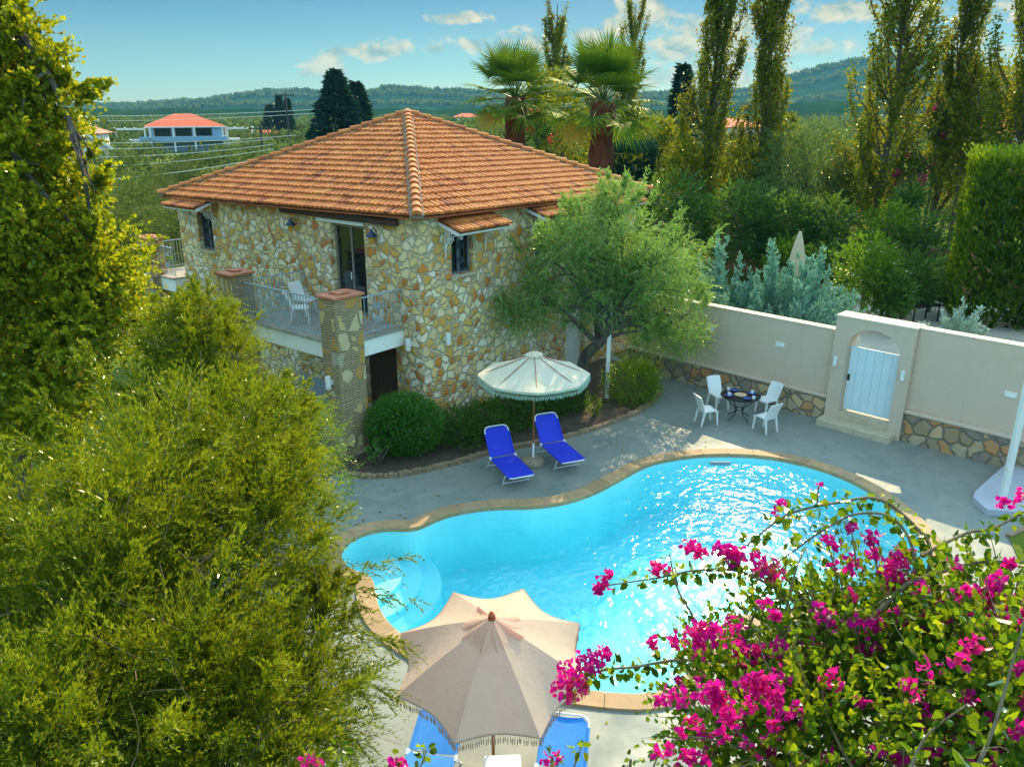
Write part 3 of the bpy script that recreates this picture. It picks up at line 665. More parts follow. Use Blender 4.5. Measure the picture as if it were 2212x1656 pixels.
# balconies
def railing(mb, p0, p1, zb, zt, deco=True):
    p0 = Vector((*p0, 0)); p1 = Vector((*p1, 0)); d = p1-p0; L_ = d.length; d.normalize(); U = Vector((0, 0, 1))
    mb.bar(p0+U*zt, p1+U*zt, .045, .03); mb.bar(p0+U*(zb+.1), p1+U*(zb+.1), .03, .02)
    n = max(3, round(L_/.125)); mid = n//2
    for k in range(n+1):
        q_ = p0+d*(L_*k/n); mb.bar(q_+U*(zb+(.0 if k % 6 == 0 else .1)), q_+U*zt, .016)
    c = p0+d*(L_*.5)
    for sx in (-1, 1):
        for sz in (-1, 1):
            mb.tube([c+d*(sx*.10*(1-t/22*.8)*math.cos(t*.6)+sx*.05)+U*((zb+zt)/2+.05+sz*(.17+.11*(1-t/22*.8)*math.sin(t*.6))) for t in range(23)], .010, 5)
FZ = 2.92
def pillar(x0, y0, x1, y1, zt, parent, lamp=False):
    p = MB().bbox(x0, y0, -.05, x1, y1, zt, .02).build('stone_pillar', M['slate'], parent)
    c = MB().bbox(x0-.06, y0-.06, zt, x1+.06, y1+.06, zt+.07, .012); c.bbox(x0+.22, y0+.14, zt+.07, x1-.22, y1-.14, zt+.12, .01)
    c.build('pillar_cap', M['terracotta'], p); return p
bal = MB().bbox(-2.12, .66, 2.42, -.003, 4.80, FZ-.06, .01).build('balcony', M['fascia'], house); bal['label'] = 'front balcony with white fascia and iron railing'
MB().bbox(-2.2, .6, FZ-.06, -.003, 4.85, FZ, .01).build('balcony_floor', M['paving'], bal)
pillar(-2.52, .30, -1.68, .92, 4.13, bal); pillar(-2.45, 4.72, -1.75, 5.35, 4.13, bal)
rm = MB(); railing(rm, (-2.1, .95), (-2.1, 4.70), FZ, FZ+1.02); railing(rm, (-1.66, .7), (-.02, .7), FZ, FZ+1.02); railing(rm, (-1.74, 4.78), (-.02, 4.78), FZ, FZ+1.02)
rm.build('railing', M['rail'], bal)
bal2 = MB().bbox(-.42, LY+.003, 2.42, 3.2, LY+1.75, FZ-.06, .01).build('balcony', M['fascia'], house); bal2['label'] = 'corner balcony at the far left end of the house'
MB().bbox(-.48, LY+.003, FZ-.06, 3.25, LY+1.8, FZ, .01).build('balcony_floor', M['paving'], bal2)
pillar(-.72, LY+.95, -.15, LY+1.7, 4.16, bal2)
rm = MB(); railing(rm, (-.36, LY+.02), (-.36, LY+.94), FZ, FZ+1.02); railing(rm, (-.14, LY+1.68), (3.2, LY+1.68), FZ, FZ+1.02); rm.build('railing', M['rail'], bal2)
# wall lights of the house
def cyl_lamp(mp, a, z, out=.12):
    l = MB(); c = mp(a, out, z-.16); l.lathe([(.0, 0), (.07, 0), (.075, .02), (.075, .30), (.07, .32), (0, .32)], c, 14)
    o = l.build('wall_lamp', M['white'], house, True)
    p = [mp(a-.05, -.005, z-.06), mp(a+.05, out, z+.06)]
    MB().box(*[min(p[0][k], p[1][k]) for k in range(3)], *[max(p[0][k], p[1][k]) for k in range(3)]).build('lamp_arm', M['white'], o)
cyl_lamp(rmap, .88, 2.53); cyl_lamp(rmap, 3.5, 2.58); cyl_lamp(lmap, .40, 2.5)
cyl_lamp(lambda a, o, z: (-2.52-o, a, z), .62, 2.06)
for a in (4.95, 1.51):
    c = lmap(a, .2, 5.08); l = MB(); l.lathe([(.02, .36), (.05, .30), (.15, .20), (.16, .17), (.10, .17)], c, 12); l.tube([lmap(a, 0, 5.36), lmap(a, .1, 5.46), lmap(a, .2, 5.42)], .014, 6)
    o = l.build('wall_lantern', M['lantern'], house, True)
    MB().lathe([(0, -.03), (.05, -.01), (.075, .08), (.07, .17)], c, 12).build('lamp_glass', M['amber'], o, True)

# ---------------------------------------------------------------- garden wall and gateway
GA = math.atan2(GD.y, GD.x)
def gwall(label, t0, t1, top, led):
    r = thing('garden_wall', label, 'wall', G0, GA)
    MB().bbox(t0, 0, led+.04, t1, .28, top-.04, .005).build('rendered_wall', M['render'], r)
    MB().bbox(t0, -.02, top-.04, t1, .30, top, .01).build('capping', M['render_top'], r)
    MB().bbox(t0, -.13, -.05, t1, .28, led-.05, .02).build('stone_plinth', M['plinth'], r)
    MB().bbox(t0, -.17, led-.05, t1, .28, led+.04, .02).build('ledge', M['render'], r)
    return r
def recessed(r, t, z):
    f = MB().bbox(t-.14, -.02, z-.075, t+.14, .01, z+.075, .008).build('wall_light', M['white'], r)
    MB().bbox(t-.11, -.028, z-.05, t+.11, -.018, z+.05, .004).build('lamp_lens', M['plastic'], f)
gl = gwall('beige rendered garden wall running from olive tree to arched gateway', -7.0, -.002, 2.65, .72)
recessed(gl, -1.64, 1.88); recessed(gl, -4.0, 1.9)
gr = gwall('taller beige garden wall to the right of arched gateway', 2.084, 6.3, 3.1, .84); recessed(gr, 4.37, 1.86)
gw = thing('gateway', 'beige arched gateway with white plank gate in garden wall', 'gateway', G0, GA)
mb = MB(); ya, yb, zt, ao, a1_, sp = -.20, .36, 3.07, .38, 1.76, 2.30
mb.box(0, ya, 0, ao, yb, sp); mb.box(a1_, ya, 0, 2.08, yb, sp); n = 20
arc = [(ao+(a1_-ao)*.5*(1-math.cos(math.pi*k/n)), sp+.55*math.sin(math.pi*k/n)) for k in range(n+1)]
for y, fl_ in ((ya, 0), (yb, 1)):
    for k in range(n):
        f = [(arc[k][0], y, arc[k][1]), (arc[k+1][0], y, arc[k+1][1]), (arc[k+1][0], y, zt), (arc[k][0], y, zt)]
        mb.add(f if not fl_ else f[::-1], [(0, 1, 2, 3)])
    for x0_, x1_ in ((0, ao), (a1_, 2.08)):
        f = [(x0_, y, sp), (x1_, y, sp), (x1_, y, zt), (x0_, y, zt)]; mb.add(f if not fl_ else f[::-1], [(0, 1, 2, 3)])
for k in range(n): mb.add([(arc[k][0], ya, arc[k][1]), (arc[k+1][0], ya, arc[k+1][1]), (arc[k+1][0], yb, arc[k+1][1]), (arc[k][0], yb, arc[k][1])], [(3, 2, 1, 0)])
for x in (0, 2.08): mb.add([(x, ya, sp), (x, yb, sp), (x, yb, zt), (x, ya, zt)], [(0, 1, 2, 3)])
mb.build('arch', M['render'], gw)
MB().bbox(-.02, ya-.02, zt, 2.10, yb+.02, zt+.05, .01).build('capping', M['render_top'], gw)
g = planks(lambda a, o, z: (a, -o, z), (ao+.02, a1_-.02, .44, 2.26), -.04, M['gatewood'], 'gate', gw, 6, .045)
for z in (.7, 1.35, 2.0): MB().bbox(ao+.04, .085, z-.05, a1_-.04, .115, z+.05, .005).build('gate_rail', M['gatewood'], g)
MB().bbox(ao+.03, .02, 1.28, ao+.10, .036, 1.46, .004).build('handle', M['iron'], g)
mb = MB().bbox(-.04, -.62, -.02, 1.98, -.20, .19, .02); mb.bbox(ao+.002, -.199, -.02, a1_-.002, .3, .40, .01); mb.build('step', M['step'], gw)
for t in (.13, 1.93):
    f = MB().bbox(t-.05, ya-.09, 1.68, t+.05, ya-.003, 1.96, .015).build('wall_light', M['white'], gw)
# post under the olive and post on the platform
p = P(1310, 862); o = tag(MB().bbox(p.x-.06, p.y-.06, 0, p.x+.06, p.y+.06, 2.75, .01).build('pergola_post', M['white'], None), 'pale square pergola post beside the olive trunk', 'post')
p = P(2163, 1088); o = tag(MB().bbox(p.x-.065, p.y-.065, 0, p.x+.065, p.y+.065, 3.4, .012).build('pergola_post', M['white'], None), 'white square pergola post at corner of grey platform', 'post')

# ---------------------------------------------------------------- planting bed
edge = catmull([P(*p) for p in [(705, 1012), (735, 1022), (770, 1030), (840, 1030), (900, 1022), (950, 1010), (1000, 998), (1045, 983), (1090, 972), (1180, 955), (1250, 938), (1310, 918), (1370, 895), (1410, 868), (1424, 845), (1415, 828)]], 6)
bedp = [tuple(p.xy) for p in edge]+[(4.3, 26.3), (3.2, 27.0), (-2.3, 20.2), (-4.6, 19.4)]
struct(sheet(bedp, [], .05).build('planting_bed', M['soil']))
mb = MB()
for a, b in zip(edge, edge[1:]):
    d = (b-a)*.46; c = (a+b)/2; h = random.uniform(.09, .13)
    mb.bar(c-d+Vector((0, 0, h/2-.01)), c+d+Vector((0, 0, h/2-.01)), random.uniform(.12, .17), h, random.random())
struct(mb.build('bed_edging', M['edging']))

# ---------------------------------------------------------------- furniture
def lounger(label, foot, head, fabric, back=52, group='blue sun loungers by the pool'):
    foot = Vector(foot); head = Vector(head); d = head-foot
    r = thing('sun_lounger', label, 'sun lounger', (*foot.xy, 0), math.atan2(d.y, d.x), group)
    W_, hx, z0, bl = .31, 1.22, .34, .80; cb, sb = math.cos(R(back)), math.sin(R(back))
    bk = lambda t, y: (hx+cb*t, y, z0+sb*t)
    mb = MB(); nx, ny = 14, 8; vs = []; fs = []
    for i in range(nx+1):
        for j in range(ny+1):
            x = .03+(hx-.03)*i/nx; y = -W_+2*W_*j/ny; vs.append((x, y, z0+.012-.025*(1-(2*j/ny-1)**2)*(.6+.4*math.sin(i*.8))))
    for i in range(nx):
        for j in range(ny): fs.append((i*(ny+1)+j, (i+1)*(ny+1)+j, (i+1)*(ny+1)+j+1, i*(ny+1)+j+1))
    mb.add(vs, fs)
    for s in (-1, 1): mb.tube([(.03, s*W_, z0), (hx-.03, s*W_, z0)], .021, 8)
    mb.build('seat_fabric', fabric, r, True)
    mb = MB(); vs = []; fs = []
    for i in range(nx+1):
        t = .04+(bl-.06)*i/nx; wk = W_ if t < bl-.16 else W_-.09*((t-bl+.16)/.14)**2
        for j in range(ny+1):
            y = -wk+2*wk*j/ny; p = bk(t, y); sg = .03*(1-(2*j/ny-1)**2); vs.append((p[0]+sb*sg, y, p[2]-cb*sg+.0))
    for i in range(nx):
        for j in range(ny): fs.append((i*(ny+1)+j, (i+1)*(ny+1)+j, (i+1)*(ny+1)+j+1, i*(ny+1)+j+1))
    mb.add(vs, fs)
    for s in (-1, 1): mb.tube([bk(.04, s*W_), bk(bl-.17, s*W_)], .021, 8)
    mb.build('backrest_fabric', fabric, r, True)
    mb = MB()
    loop = [bk(0, -W_)]+[bk(bl-.12+.13*math.sin(a), -W_+.13*(1-math.cos(a))) for a in np.linspace(0, math.pi/2, 6)]
    loop += [bk(bl-.12+.13*math.sin(a), W_-.13*(1-math.cos(a))) for a in np.linspace(math.pi/2, 0, 6)]+[bk(0, W_)]
    mb.tube(loop, .0155, 8); mb.build('backrest_frame', M['white_metal'], r, True)
    mb = MB(); mb.tube([(hx+.08, -W_, z0), (.04, -W_, z0), (0, -W_+.06, z0), (0, W_-.06, z0), (.04, W_, z0), (hx+.08, W_, z0)], .0155, 8)
    for s in (-1, 1): mb.tube([(hx-.06, s*(W_+.02), z0), (hx+.02, s*(W_+.02), z0+.03)], .028, 8)
    mb.build('frame', M['white_metal'], r, True)
    for x, dx in ((.28, .14), (hx+.05, .22)):
        for s in (-1, 1): MB().tube([(x-.05, s*W_, z0-.01), (x+.02, s*(W_+.005), z0-.06), (x+dx*.7, s*(W_+.02), .06), (x+dx, s*(W_+.02), .005)], .0135, 7).build('leg', M['white_metal'], r, True)
        MB().tube([(x+dx*.72, -W_-.02, .06), (x+dx*.72, W_+.02, .06)], .011, 6).build('crossbar', M['white_metal'], r, True)
    return r
lounger('royal blue sun lounger in front of the parasol pole, left one of the shaded pair', (.24, 16.75), (-.56, 18.7), M['blue'])
lounger('royal blue sun lounger behind the parasol pole, right one of the shaded pair', (1.50, 17.6), (.72, 19.5), M['blue'])
lounger('bright blue sun lounger lying under left side of the near tasselled parasol', (-1.27, 7.15), (-.93, 9.1), M['blue_light'], 14)
lounger('bright blue sun lounger with pale corner tube under right side of near parasol', (.45, 6.9), (.74, 8.78), M['blue_light'], 14)

def parasol(label, base, rz, Rr, zr, zt, cav, sagd, cm, fm, val, fr_l, finial=True, cone=False, ctilt=0.0):
    r = thing('parasol', label, 'parasol', base, 0)
    r.rotation_euler = (0, 0, rz); n = 8; seg = 10; rows = 14; mb = MB(); vs = []; fs = []; C_ = n*seg
    rim = []
    for i in range(rows+1):
        t = .02+.98*i/rows
        for k in range(C_):
            a = 2*math.pi*k/C_; u = (k % seg)/seg; mid = 4*u*(1-u)
            rr = Rr*t*(1-(cav*mid)*t**1.6)
            z = zt+(zr-zt)*(t**(1.08 if cone else .84))-sagd*mid*t*(1-t*.45)+(.03 if cone else -.03)*math.sin(math.pi*t)
            vs.append((rr*math.cos(a), rr*math.sin(a), z))
            if i == rows: rim.append(Vector(vs[-1]))
    for i in range(rows):
        for k in range(C_): fs.append((i*C_+k, (i+1)*C_+k, (i+1)*C_+(k+1) % C_, i*C_+(k+1) % C_))
    mb.add(vs, fs)
    if val:
        b = len(mb.v); lo = [p*1.0-Vector((0, 0, val)) for p in rim]
        mb.add(rim+lo, [(k, C_+k, C_+(k+1) % C_, (k+1) % C_) for k in range(C_)])
    can = mb.build('canopy', cm, r); can.data.shade_smooth(); can.data.set_sharp_from_angle(angle=R(20))
    rb = MB()
    for k in range(n):
        a = 2*math.pi*k/n; rb.tube([(.05*math.cos(a), .05*math.sin(a), zt-.07), (Rr*.985*math.cos(a), Rr*.985*math.sin(a), zr-.02)], .010, 5)
        rb.tube([(.03*math.cos(a), .03*math.sin(a), zr-.12), (Rr*.5*math.cos(a), Rr*.5*math.sin(a), (zt+zr)/2-.03)], .008, 5)
    rb = rb.build('rib', M['wood'], r)
    # fringe: tassels along the rim
    fb = MB(); tot = 0
    for k in range(C_):
        a, b = rim[k], rim[(k+1) % C_]; m_ = max(1, round((b-a).length/.028))
        for j in range(m_):
            p = a.lerp(b, (j+.5)/m_)-Vector((0, 0, val)); p *= 1.0; l = fr_l*random.uniform(.8, 1.1); o_ = Vector((random.uniform(-.008, .008), random.uniform(-.008, .008), 0))
            rad = Vector((p.x, p.y, 0)).normalized()*.006
            fb.tube([p+rad, p+rad+o_*.5-Vector((0, 0, l*.45)), p+rad+o_-Vector((0, 0, l*.5)), p+rad+o_-Vector((0, 0, l))], [.003, .0035, .009, .005], 4, random.random(), False)
        t2 = Vector((0, 0, val)); fb.bar(a-t2, b-t2, .012, .018)
    fb = fb.build('fringe', fm, r)
    # vent cap
    vb = MB(); vs = []; fs = []; Vr = .40 if cone else .24
    for i in range(5):
        t = .08+.92*i/4
        for k in range(48):
            a = 2*math.pi*k/48; u = (k % 6)/6; w_ = 4*u*(1-u); rr = Vr*t*(1+.10*math.sin(k*1.7)*t-.18*w_*t)
            vs.append((rr*math.cos(a), rr*math.sin(a), zt+(.06 if cone else .03)+(zr-zt)*(Vr*t/Rr)*1.02-.02*w_*t+.012*math.sin(k*2.3)*t))
    for i in range(4):
        for k in range(48): fs.append((i*48+k, (i+1)*48+k, (i+1)*48+(k+1) % 48, i*48+(k+1) % 48))
    vb.add(vs, fs); vb.build('vent_cap', cm, can, True)
    MB().lathe([(.022, 0), (.022, zt-(.45 if ctilt else -.03))], (0, 0, 0), 10).build('pole', M['wood'], r, True)
    tips = [can, rb, fb]
    if finial: fo = MB().lathe([(.02, 0), (.045, .015), (.05, .05), (.035, .075), (.045, .09), (.04, .115), (.015, .13), (.012, .155), (0, .16)], (0, 0, zt+.0), 14).build('finial', M['redwood'], r, True); tips.append(fo)
    if ctilt:                                                           # the head is tipped at its knuckle
        pv = Vector((0, 0, zt-.5)); mt = Matrix.Translation(pv) @ Matrix.Rotation(ctilt, 4, Matrix.Rotation(-rz, 3, 'Z') @ Vector((1, 0, 0))) @ Matrix.Translation(-pv)
        for o_ in tips: o_.matrix_basis = mt
    return r
pf = parasol('off-white octagonal parasol with pale fringe standing between two royal blue loungers', (.53, 18.25, 0), R(2), 1.36, 2.36, 2.92, .06, .03, M['canvas_far'], M['fringe_far'], .05, .15, finial=False)
MB().lathe([(0, 0), (.30, 0), (.32, .03), (.30, .10), (.22, .15), (.06, .17)], (0, 0, 0), 20).build('base', M['basestone'], pf, True)
MB().lathe([(.028, .15), (.028, .55)], (0, 0, 0), 10).build('base_tube', M['white_metal'], pf, True)
pn = parasol('cream parasol with terracotta tassels and wooden finial standing over the near loungers', (-.25, 8.47, 0), R(22.5+4), 1.29, 1.75, 2.42, .17, .08, M['canvas'], M['fringe'], 0, .17, cone=True, ctilt=R(11))

def low_table(loc, rz):
    r = thing('side_table', 'small white plastic side table between the near loungers', 'table', loc, rz)
    MB().bbox(-.24, -.2, .36, .24, .2, .40, .015).build('tabletop', M['plastic'], r)
    for x in (-.2, .2):
        for y in (-.16, .16): MB().bbox(x-.03, y-.03, 0, x+.03, y+.03, .36, .006).build('leg', M['plastic'], r)
low_table((-.12, 8.1, 0), R(3))

def chair(label, loc, rz, group):
    r = thing('garden_chair', label, 'chair', loc, rz, group)             # faces local +x
    mb = MB(); vs = []; fs = []
    for i in range(7):
        for j in range(7):
            x = -.21+.44*i/6; y = (-.22+.44*j/6)*(1+.06*i/6); z = .44-.012*(1-(2*j/6-1)**2)+.012*math.sin(i/6*math.pi)-(0.02 if i == 6 else 0)
            vs.append((x, y, z))
    vs2 = [(x, y, z-.035) for x, y, z in vs]
    for i in range(6):
        for j in range(6): fs += [(i*7+j, (i+1)*7+j, (i+1)*7+j+1, i*7+j+1), (49+i*7+j, 49+i*7+j+1, 49+(i+1)*7+j+1, 49+(i+1)*7+j)]
    for k in range(6):
        for a, b in ((k, k+1), (42+k+1, 42+k), ((k+1)*7, k*7), (k*7+6, (k+1)*7+6)): fs.append((a, b, 49+b, 49+a))
    mb.add(vs+vs2, fs); mb.build('seat', M['plastic'], r, True)
    mb = MB(); vs = []
    for i in range(8):
        t = i/7
        for j in range(7):
            y = (-.21+.42*j/6)*(1+.10*math.sin(t*2.2)); x = -.20-.13*t-.045*t*t+.035*(2*j/6-1)**2
            vs.append((x, y, .42+.47*t-.02*t*(2*j/6-1)**2))
    vs2 = [(x-.028, y, z) for x, y, z in vs]; fs = []
    for i in range(7):
        for j in range(6): fs += [(i*7+j, i*7+j+1, (i+1)*7+j+1, (i+1)*7+j), (56+i*7+j, 56+(i+1)*7+j, 56+(i+1)*7+j+1, 56+i*7+j+1)]
    for j in range(6): fs += [(49+j, 49+j+1, 105+j+1, 105+j), (j+1, j, 56+j, 56+j+1)]
    for i in range(7): fs += [(i*7, (i+1)*7, 56+(i+1)*7, 56+i*7), ((i+1)*7+6, i*7+6, 56+i*7+6, 56+(i+1)*7+6)]
    mb.add(vs+vs2, fs); mb.build('backrest', M['plastic'], r, True)
    for x, y, dx, dy in ((.19, -.19, .04, -.02), (.19, .19, .04, .02), (-.18, -.19, -.09, -.02), (-.18, .19, -.09, .02)):
        mb = MB(); t_, b_ = .026, .017
        v = [(x+sx*t_, y+sy*t_, .42) for sx, sy in ((-1, -1), (1, -1), (1, 1), (-1, 1))]+[(x+dx+sx*b_, y+dy+sy*b_, 0) for sx, sy in ((-1, -1), (1, -1), (1, 1), (-1, 1))]
        mb.add(v, [(0, 1, 2, 3), (7, 6, 5, 4), (0, 4, 5, 1), (1, 5, 6, 2), (2, 6, 7, 3), (3, 7, 4, 0)]); mb.build('leg', M['plastic'], r)
    return r
TC = Vector((6.5, 21.3, 0))
g_ = 'white chairs around the round glass table'
c0 = chair('white chair at glass table, the one nearest the stone house', (5.5, 20.95, 0), R(15), g_)
dup(c0, (6.12, 22.2, 0), R(-70), 'white chair at glass table, standing at the far left against wall plinth')
dup(c0, (7.42, 21.75, 0), R(207), 'white chair at glass table, standing at far right nearer the gateway')
dup(c0, (6.98, 20.42, 0), R(120), 'white chair at glass table, the one nearest the pool with its back to the right')
# balcony chairs stand on the balcony floor
def hw(x, y, z): v = HO+Matrix.Rotation(ANG, 3, 'Z')@Vector((x, y, 0)); return (v.x, v.y, z)
dup(c0, hw(-1.45, 3.15, FZ), ANG+R(-40), 'white plastic chair on the front balcony, seen through the railing', group='chairs on the front balcony')
dup(c0, hw(-.75, 3.85, FZ), ANG+R(-80), 'white plastic chair on front balcony, the rear one close to the wall', group='chairs on the front balcony')
r = thing('balcony_table', 'dark scrolled iron table on the front balcony beside white chair', 'table', hw(-.95, 2.35, FZ))
MB().lathe([(0, .70), (.30, .70), (.31, .715), (.30, .73), (0, .73)], (0, 0, 0), 20).build('tabletop', M['iron'], r)
for k in range(3):
    a = k*2.094; MB().tube([(math.cos(a)*(.26-.18*math.sin(t/10*math.pi)), math.sin(a)*(.26-.18*math.sin(t/10*math.pi)), .70-.07*t) for t in range(11)], .012, 6).build('leg', M['iron'], r)
# dining table
t = thing('dining_table', 'round glass dining table on black wrought iron legs near garden wall', 'table', TC)
MB().lathe([(0, .715), (.54, .715), (.545, .722), (.54, .73), (0, .73)], (0, 0, 0), 32).build('tabletop', M['glass'], t, True)
MB().tube([(.55*math.cos(a), .55*math.sin(a), .705) for a in np.linspace(0, 2*math.pi, 33)], .012, 6).build('rim', M['iron'], t, True)
for k in range(4):
    a = k*math.pi/2+.5; MB().tube([(math.cos(a)*x, math.sin(a)*x, z) for x, z in ((.5, .70), (.42, .6), (.2, .42), (.10, .3), (.16, .16), (.34, .05), (.40, 0))], .014, 6).build('leg', M['iron'], t, True)
MB().tube([(.13*math.cos(a), .13*math.sin(a), .3) for a in np.linspace(0, 2*math.pi, 17)], .012, 6).build('ring', M['iron'], t, True)
o = MB().lathe([(0, 0), (.17, 0), (.175, .006), (0, .01)], (*TC.xy, .7315), 24).build('place_mat', M['straw'], None, True); tag(o, 'round straw mat in the centre of the glass table', 'mat')
side_names = ['nearest the pool', 'on the right towards the gateway', 'at the far side by the wall', 'on the left towards the house']
for k, nm in enumerate(side_names):
    a = -math.pi/2+.25+k*math.pi/2; c = Vector((TC.x+.36*math.cos(a), TC.y+.36*math.sin(a), .7315))
    tag(MB().lathe([(0, .0), (.06, 0), (.11, .012), (.125, .02), (.105, .018), (.05, .008), (0, .008)], c, 20).build('plate', M['pot_blue'], None, True), 'dark blue plate on the glass table '+nm, 'plate', 'blue plates on the glass table')
    c2 = c+Vector((0, 0, .0205)) if k % 2 else c+Vector((.17*math.cos(a+1.2), .17*math.sin(a+1.2), 0))
    if k % 2: c2 = c+Vector((0, 0, .0085))
    cup = thing('cup', 'white cup '+('standing on a blue plate ' if k % 2 else 'standing beside a blue plate ')+nm, 'cup', c2, 0, 'white cups on the glass table')
    MB().lathe([(0, 0), (.028, 0), (.04, .04), (.044, .085), (.040, .085), (.034, .03), (0, .01)], (0, 0, 0), 16).build('bowl', M['pot_white'], cup, True)
    MB().tube([(.04+.022*math.sin(b), 0, .05+.022*math.cos(b)) for b in np.linspace(0, math.pi, 8)], .005, 5).build('handle', M['pot_white'], cup, True)

# ---------------------------------------------------------------- vegetation
def np3(v): return np.array([v.x, v.y, v.z])
def limbs(base, top, blobs, r0, m, parent, origin, n_l=2, seg=8):
    """trunk from base to top, then tapering limbs into every blob"""
    mb = MB(); o = Vector(origin)
    pts = [Vector(p)-o for p in ([base, top] if len(base) == 3 and not hasattr(base[0], '__len__') else base)]
    if len(pts) == 2: pts = curve(pts[0], pts[1], 6, 0, .08)
    else: pts = catmull(pts, 4)
    n = len(pts); mb.tube(pts, [r0*(1.25 if i == 0 else 1)*(1-.45*i/(n-1)) for i in range(n)], 10)
    for b in blobs:
        for _ in range(n_l):
            e = Vector((b[0]+random.uniform(-.6, .6)*b[3], b[1]+random.uniform(-.6, .6)*b[4], b[2]+random.uniform(-.2, .7)*b[5]))-o
            s0 = pts[random.randint(n*2//3, n-1)]; c = curve(s0, e, 7, -.06*(e-s0).length, .12); k = len(c)
            mb.tube(c, [r0*.45*(1-.85*i/(k-1)) for i in range(k)], 6)
            for _ in range(3):
                q_ = c[random.randint(3, k-2)]; e2 = q_+(e-q_)*.3+Vector([random.uniform(-.7, .7)*b[3+j] for j in range(3)])
                c2 = curve(q_, e2, 5, 0, .15); mb.tube(c2, [r0*.18*(1-.8*i/5) for i in range(6)], 5)
    return mb.build('trunk', m, parent, True)
def shoot_tree(name, label, cat, base, trunk, blobs, nsh, nl, Ls, leaf, W, lm, bm, r0, droop=.15, upw=.5, shell=.45, group=None, broad=False, rnd=.45, extra=None, n_l=2, spread=.75, tj=.28, plumes=0, clump=0, twigs=0):
    r = thing(name, label, cat, base, 0, group); b0 = np.array(base, float)
    limbs(trunk, None, blobs, r0, bm, r, base, n_l) if trunk else None
    if clump:
        sub = []
        for b in blobs:
            c_, _d = in_blobs([b], clump, .62); sub += [(b[0], b[1], b[2], b[3]*.72, b[4]*.72, b[5]*.72)]+[(*c_[k], *(np.array(b[3:])*random.uniform(.34, .52))) for k in range(clump)]
        p, d = in_blobs(sub, nsh, shell)
    else: p, d = in_blobs(blobs, nsh, shell)
    d = norm(d+np.array([0, 0, upw])+rdir(nsh)*rnd)
    lv = Leaves(); shoots(lv, p-b0, d, nl, Ls, leaf, W, droop, spread, None, tj, broad)
    extra = list(extra or [])
    for _ in range(plumes):
        b = random.choice(blobs[:max(1, len(blobs))]); th = random.uniform(0, 6.283); el = random.uniform(.05, 1.35); dv = Vector((math.cos(th)*math.cos(el), math.sin(th)*math.cos(el), math.sin(el)))
        s0 = Vector(b[:3])+Vector((dv.x*b[3], dv.y*b[4], dv.z*b[5]))*.8; e0 = s0+(dv+Vector((0, 0, .45)))*random.uniform(.25, .5)*(b[3]+.25)
        extra.append((tuple(s0), tuple(e0), 26))
    if extra:
        for (a, c, ns) in extra:
            ts = rng.random(ns); a = np3(Vector(a)); c = np3(Vector(c)); pp = a+(c-a)*ts[:, None]+rdir(ns)*.04
            dd = norm((c-a)[None]+rdir(ns)*.5*np.linalg.norm(c-a)); shoots(lv, pp-b0, dd, nl, Ls*.6, leaf, W, droop, spread, None, tj, broad)
    lv.build('crown', lm, r)
    if twigs:
        mb = MB()
        for k in rng.integers(0, nsh, twigs):
            a = Vector(p[k]-b0); e = a+Vector(d[k]+rdir(1)[0]*.7)*random.uniform(.3, .75); mb.tube(curve(a-(e-a)*.4, e, 6, .03, .18), [.008, .007, .006, .005, .004, .003, .002], 4)
        mb.build('twigs', L['twig'], r, True)
    return r
def blob(u, v, Y, rx, ry=None, rz=None):
    a = A(u, v, Y); return (a.x, a.y, a.z, rx, ry or rx, rz or rx)

# foreground olives at the left
nb = [blob(400, 1290, 6.9, 1.25, 1.3, 1.2), blob(575, 1180, 7.6, .6, .8, .75), blob(160, 1180, 7.2, 1.25, 1.2, .95), blob(280, 1530, 5.7, 1.25, 1.1, 1.1), blob(680, 1400, 6.9, .40, .6, .5), blob(60, 1480, 5.9, 1.2, 1.1, 1.2), blob(520, 1560, 5.6, .75, .8, .7), blob(330, 1000, 8.3, 1.1, 1.0, .65), blob(650, 1560, 5.9, .45, .5, .6), blob(530, 1000, 8.6, .7, .7, .6), blob(600, 1060, 8.6, .3, .5, .3), blob(460, 1640, 5.2, .7, .7, .6), blob(200, 1640, 4.9, .9, .8, .7)]
bs = (-3.2, 6.6, 0)
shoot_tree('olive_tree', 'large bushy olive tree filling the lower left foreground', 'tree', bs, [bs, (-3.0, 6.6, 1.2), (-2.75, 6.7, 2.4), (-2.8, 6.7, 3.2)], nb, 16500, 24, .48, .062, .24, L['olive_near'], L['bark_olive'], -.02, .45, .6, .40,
           extra=[(A(740, 1270, 6.9), A(925, 1288, 6.9), 14), (A(730, 1240, 7.1), A(885, 1200, 7.2), 12), (A(700, 1450, 6.4), A(830, 1500, 6.3), 30), (A(650, 1560, 6.0), A(790, 1610, 5.8), 30), (A(700, 1350, 6.8), A(850, 1385, 6.7), 30), (A(720, 1520, 6.0), A(770, 1640, 5.6), 20)], plumes=150, clump=5, twigs=260)
ob = [blob(440, 830, 11.5, .85, .9, .8), blob(590, 920, 11.2, .55, .7, .5), blob(370, 740, 12.2, .5, .6, .55), blob(440, 715, 12.2, .45, .5, .4), blob(540, 970, 10.8, .8, .9, .6), blob(640, 1000, 10.8, .32, .45, .4), blob(380, 900, 11.5, .85, .9, .7)]
bs = (-4.6, 11.5, 0)
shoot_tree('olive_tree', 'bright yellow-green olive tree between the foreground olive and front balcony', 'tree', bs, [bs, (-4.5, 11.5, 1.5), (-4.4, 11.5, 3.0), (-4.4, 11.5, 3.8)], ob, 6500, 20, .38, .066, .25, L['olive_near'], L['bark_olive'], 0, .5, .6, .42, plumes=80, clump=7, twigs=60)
sb = [blob(705, 965, 14.6, .35, .45, .5), blob(690, 1040, 14.0, .4, .5, .4)]
bs = (-3.9, 14.2, 0)
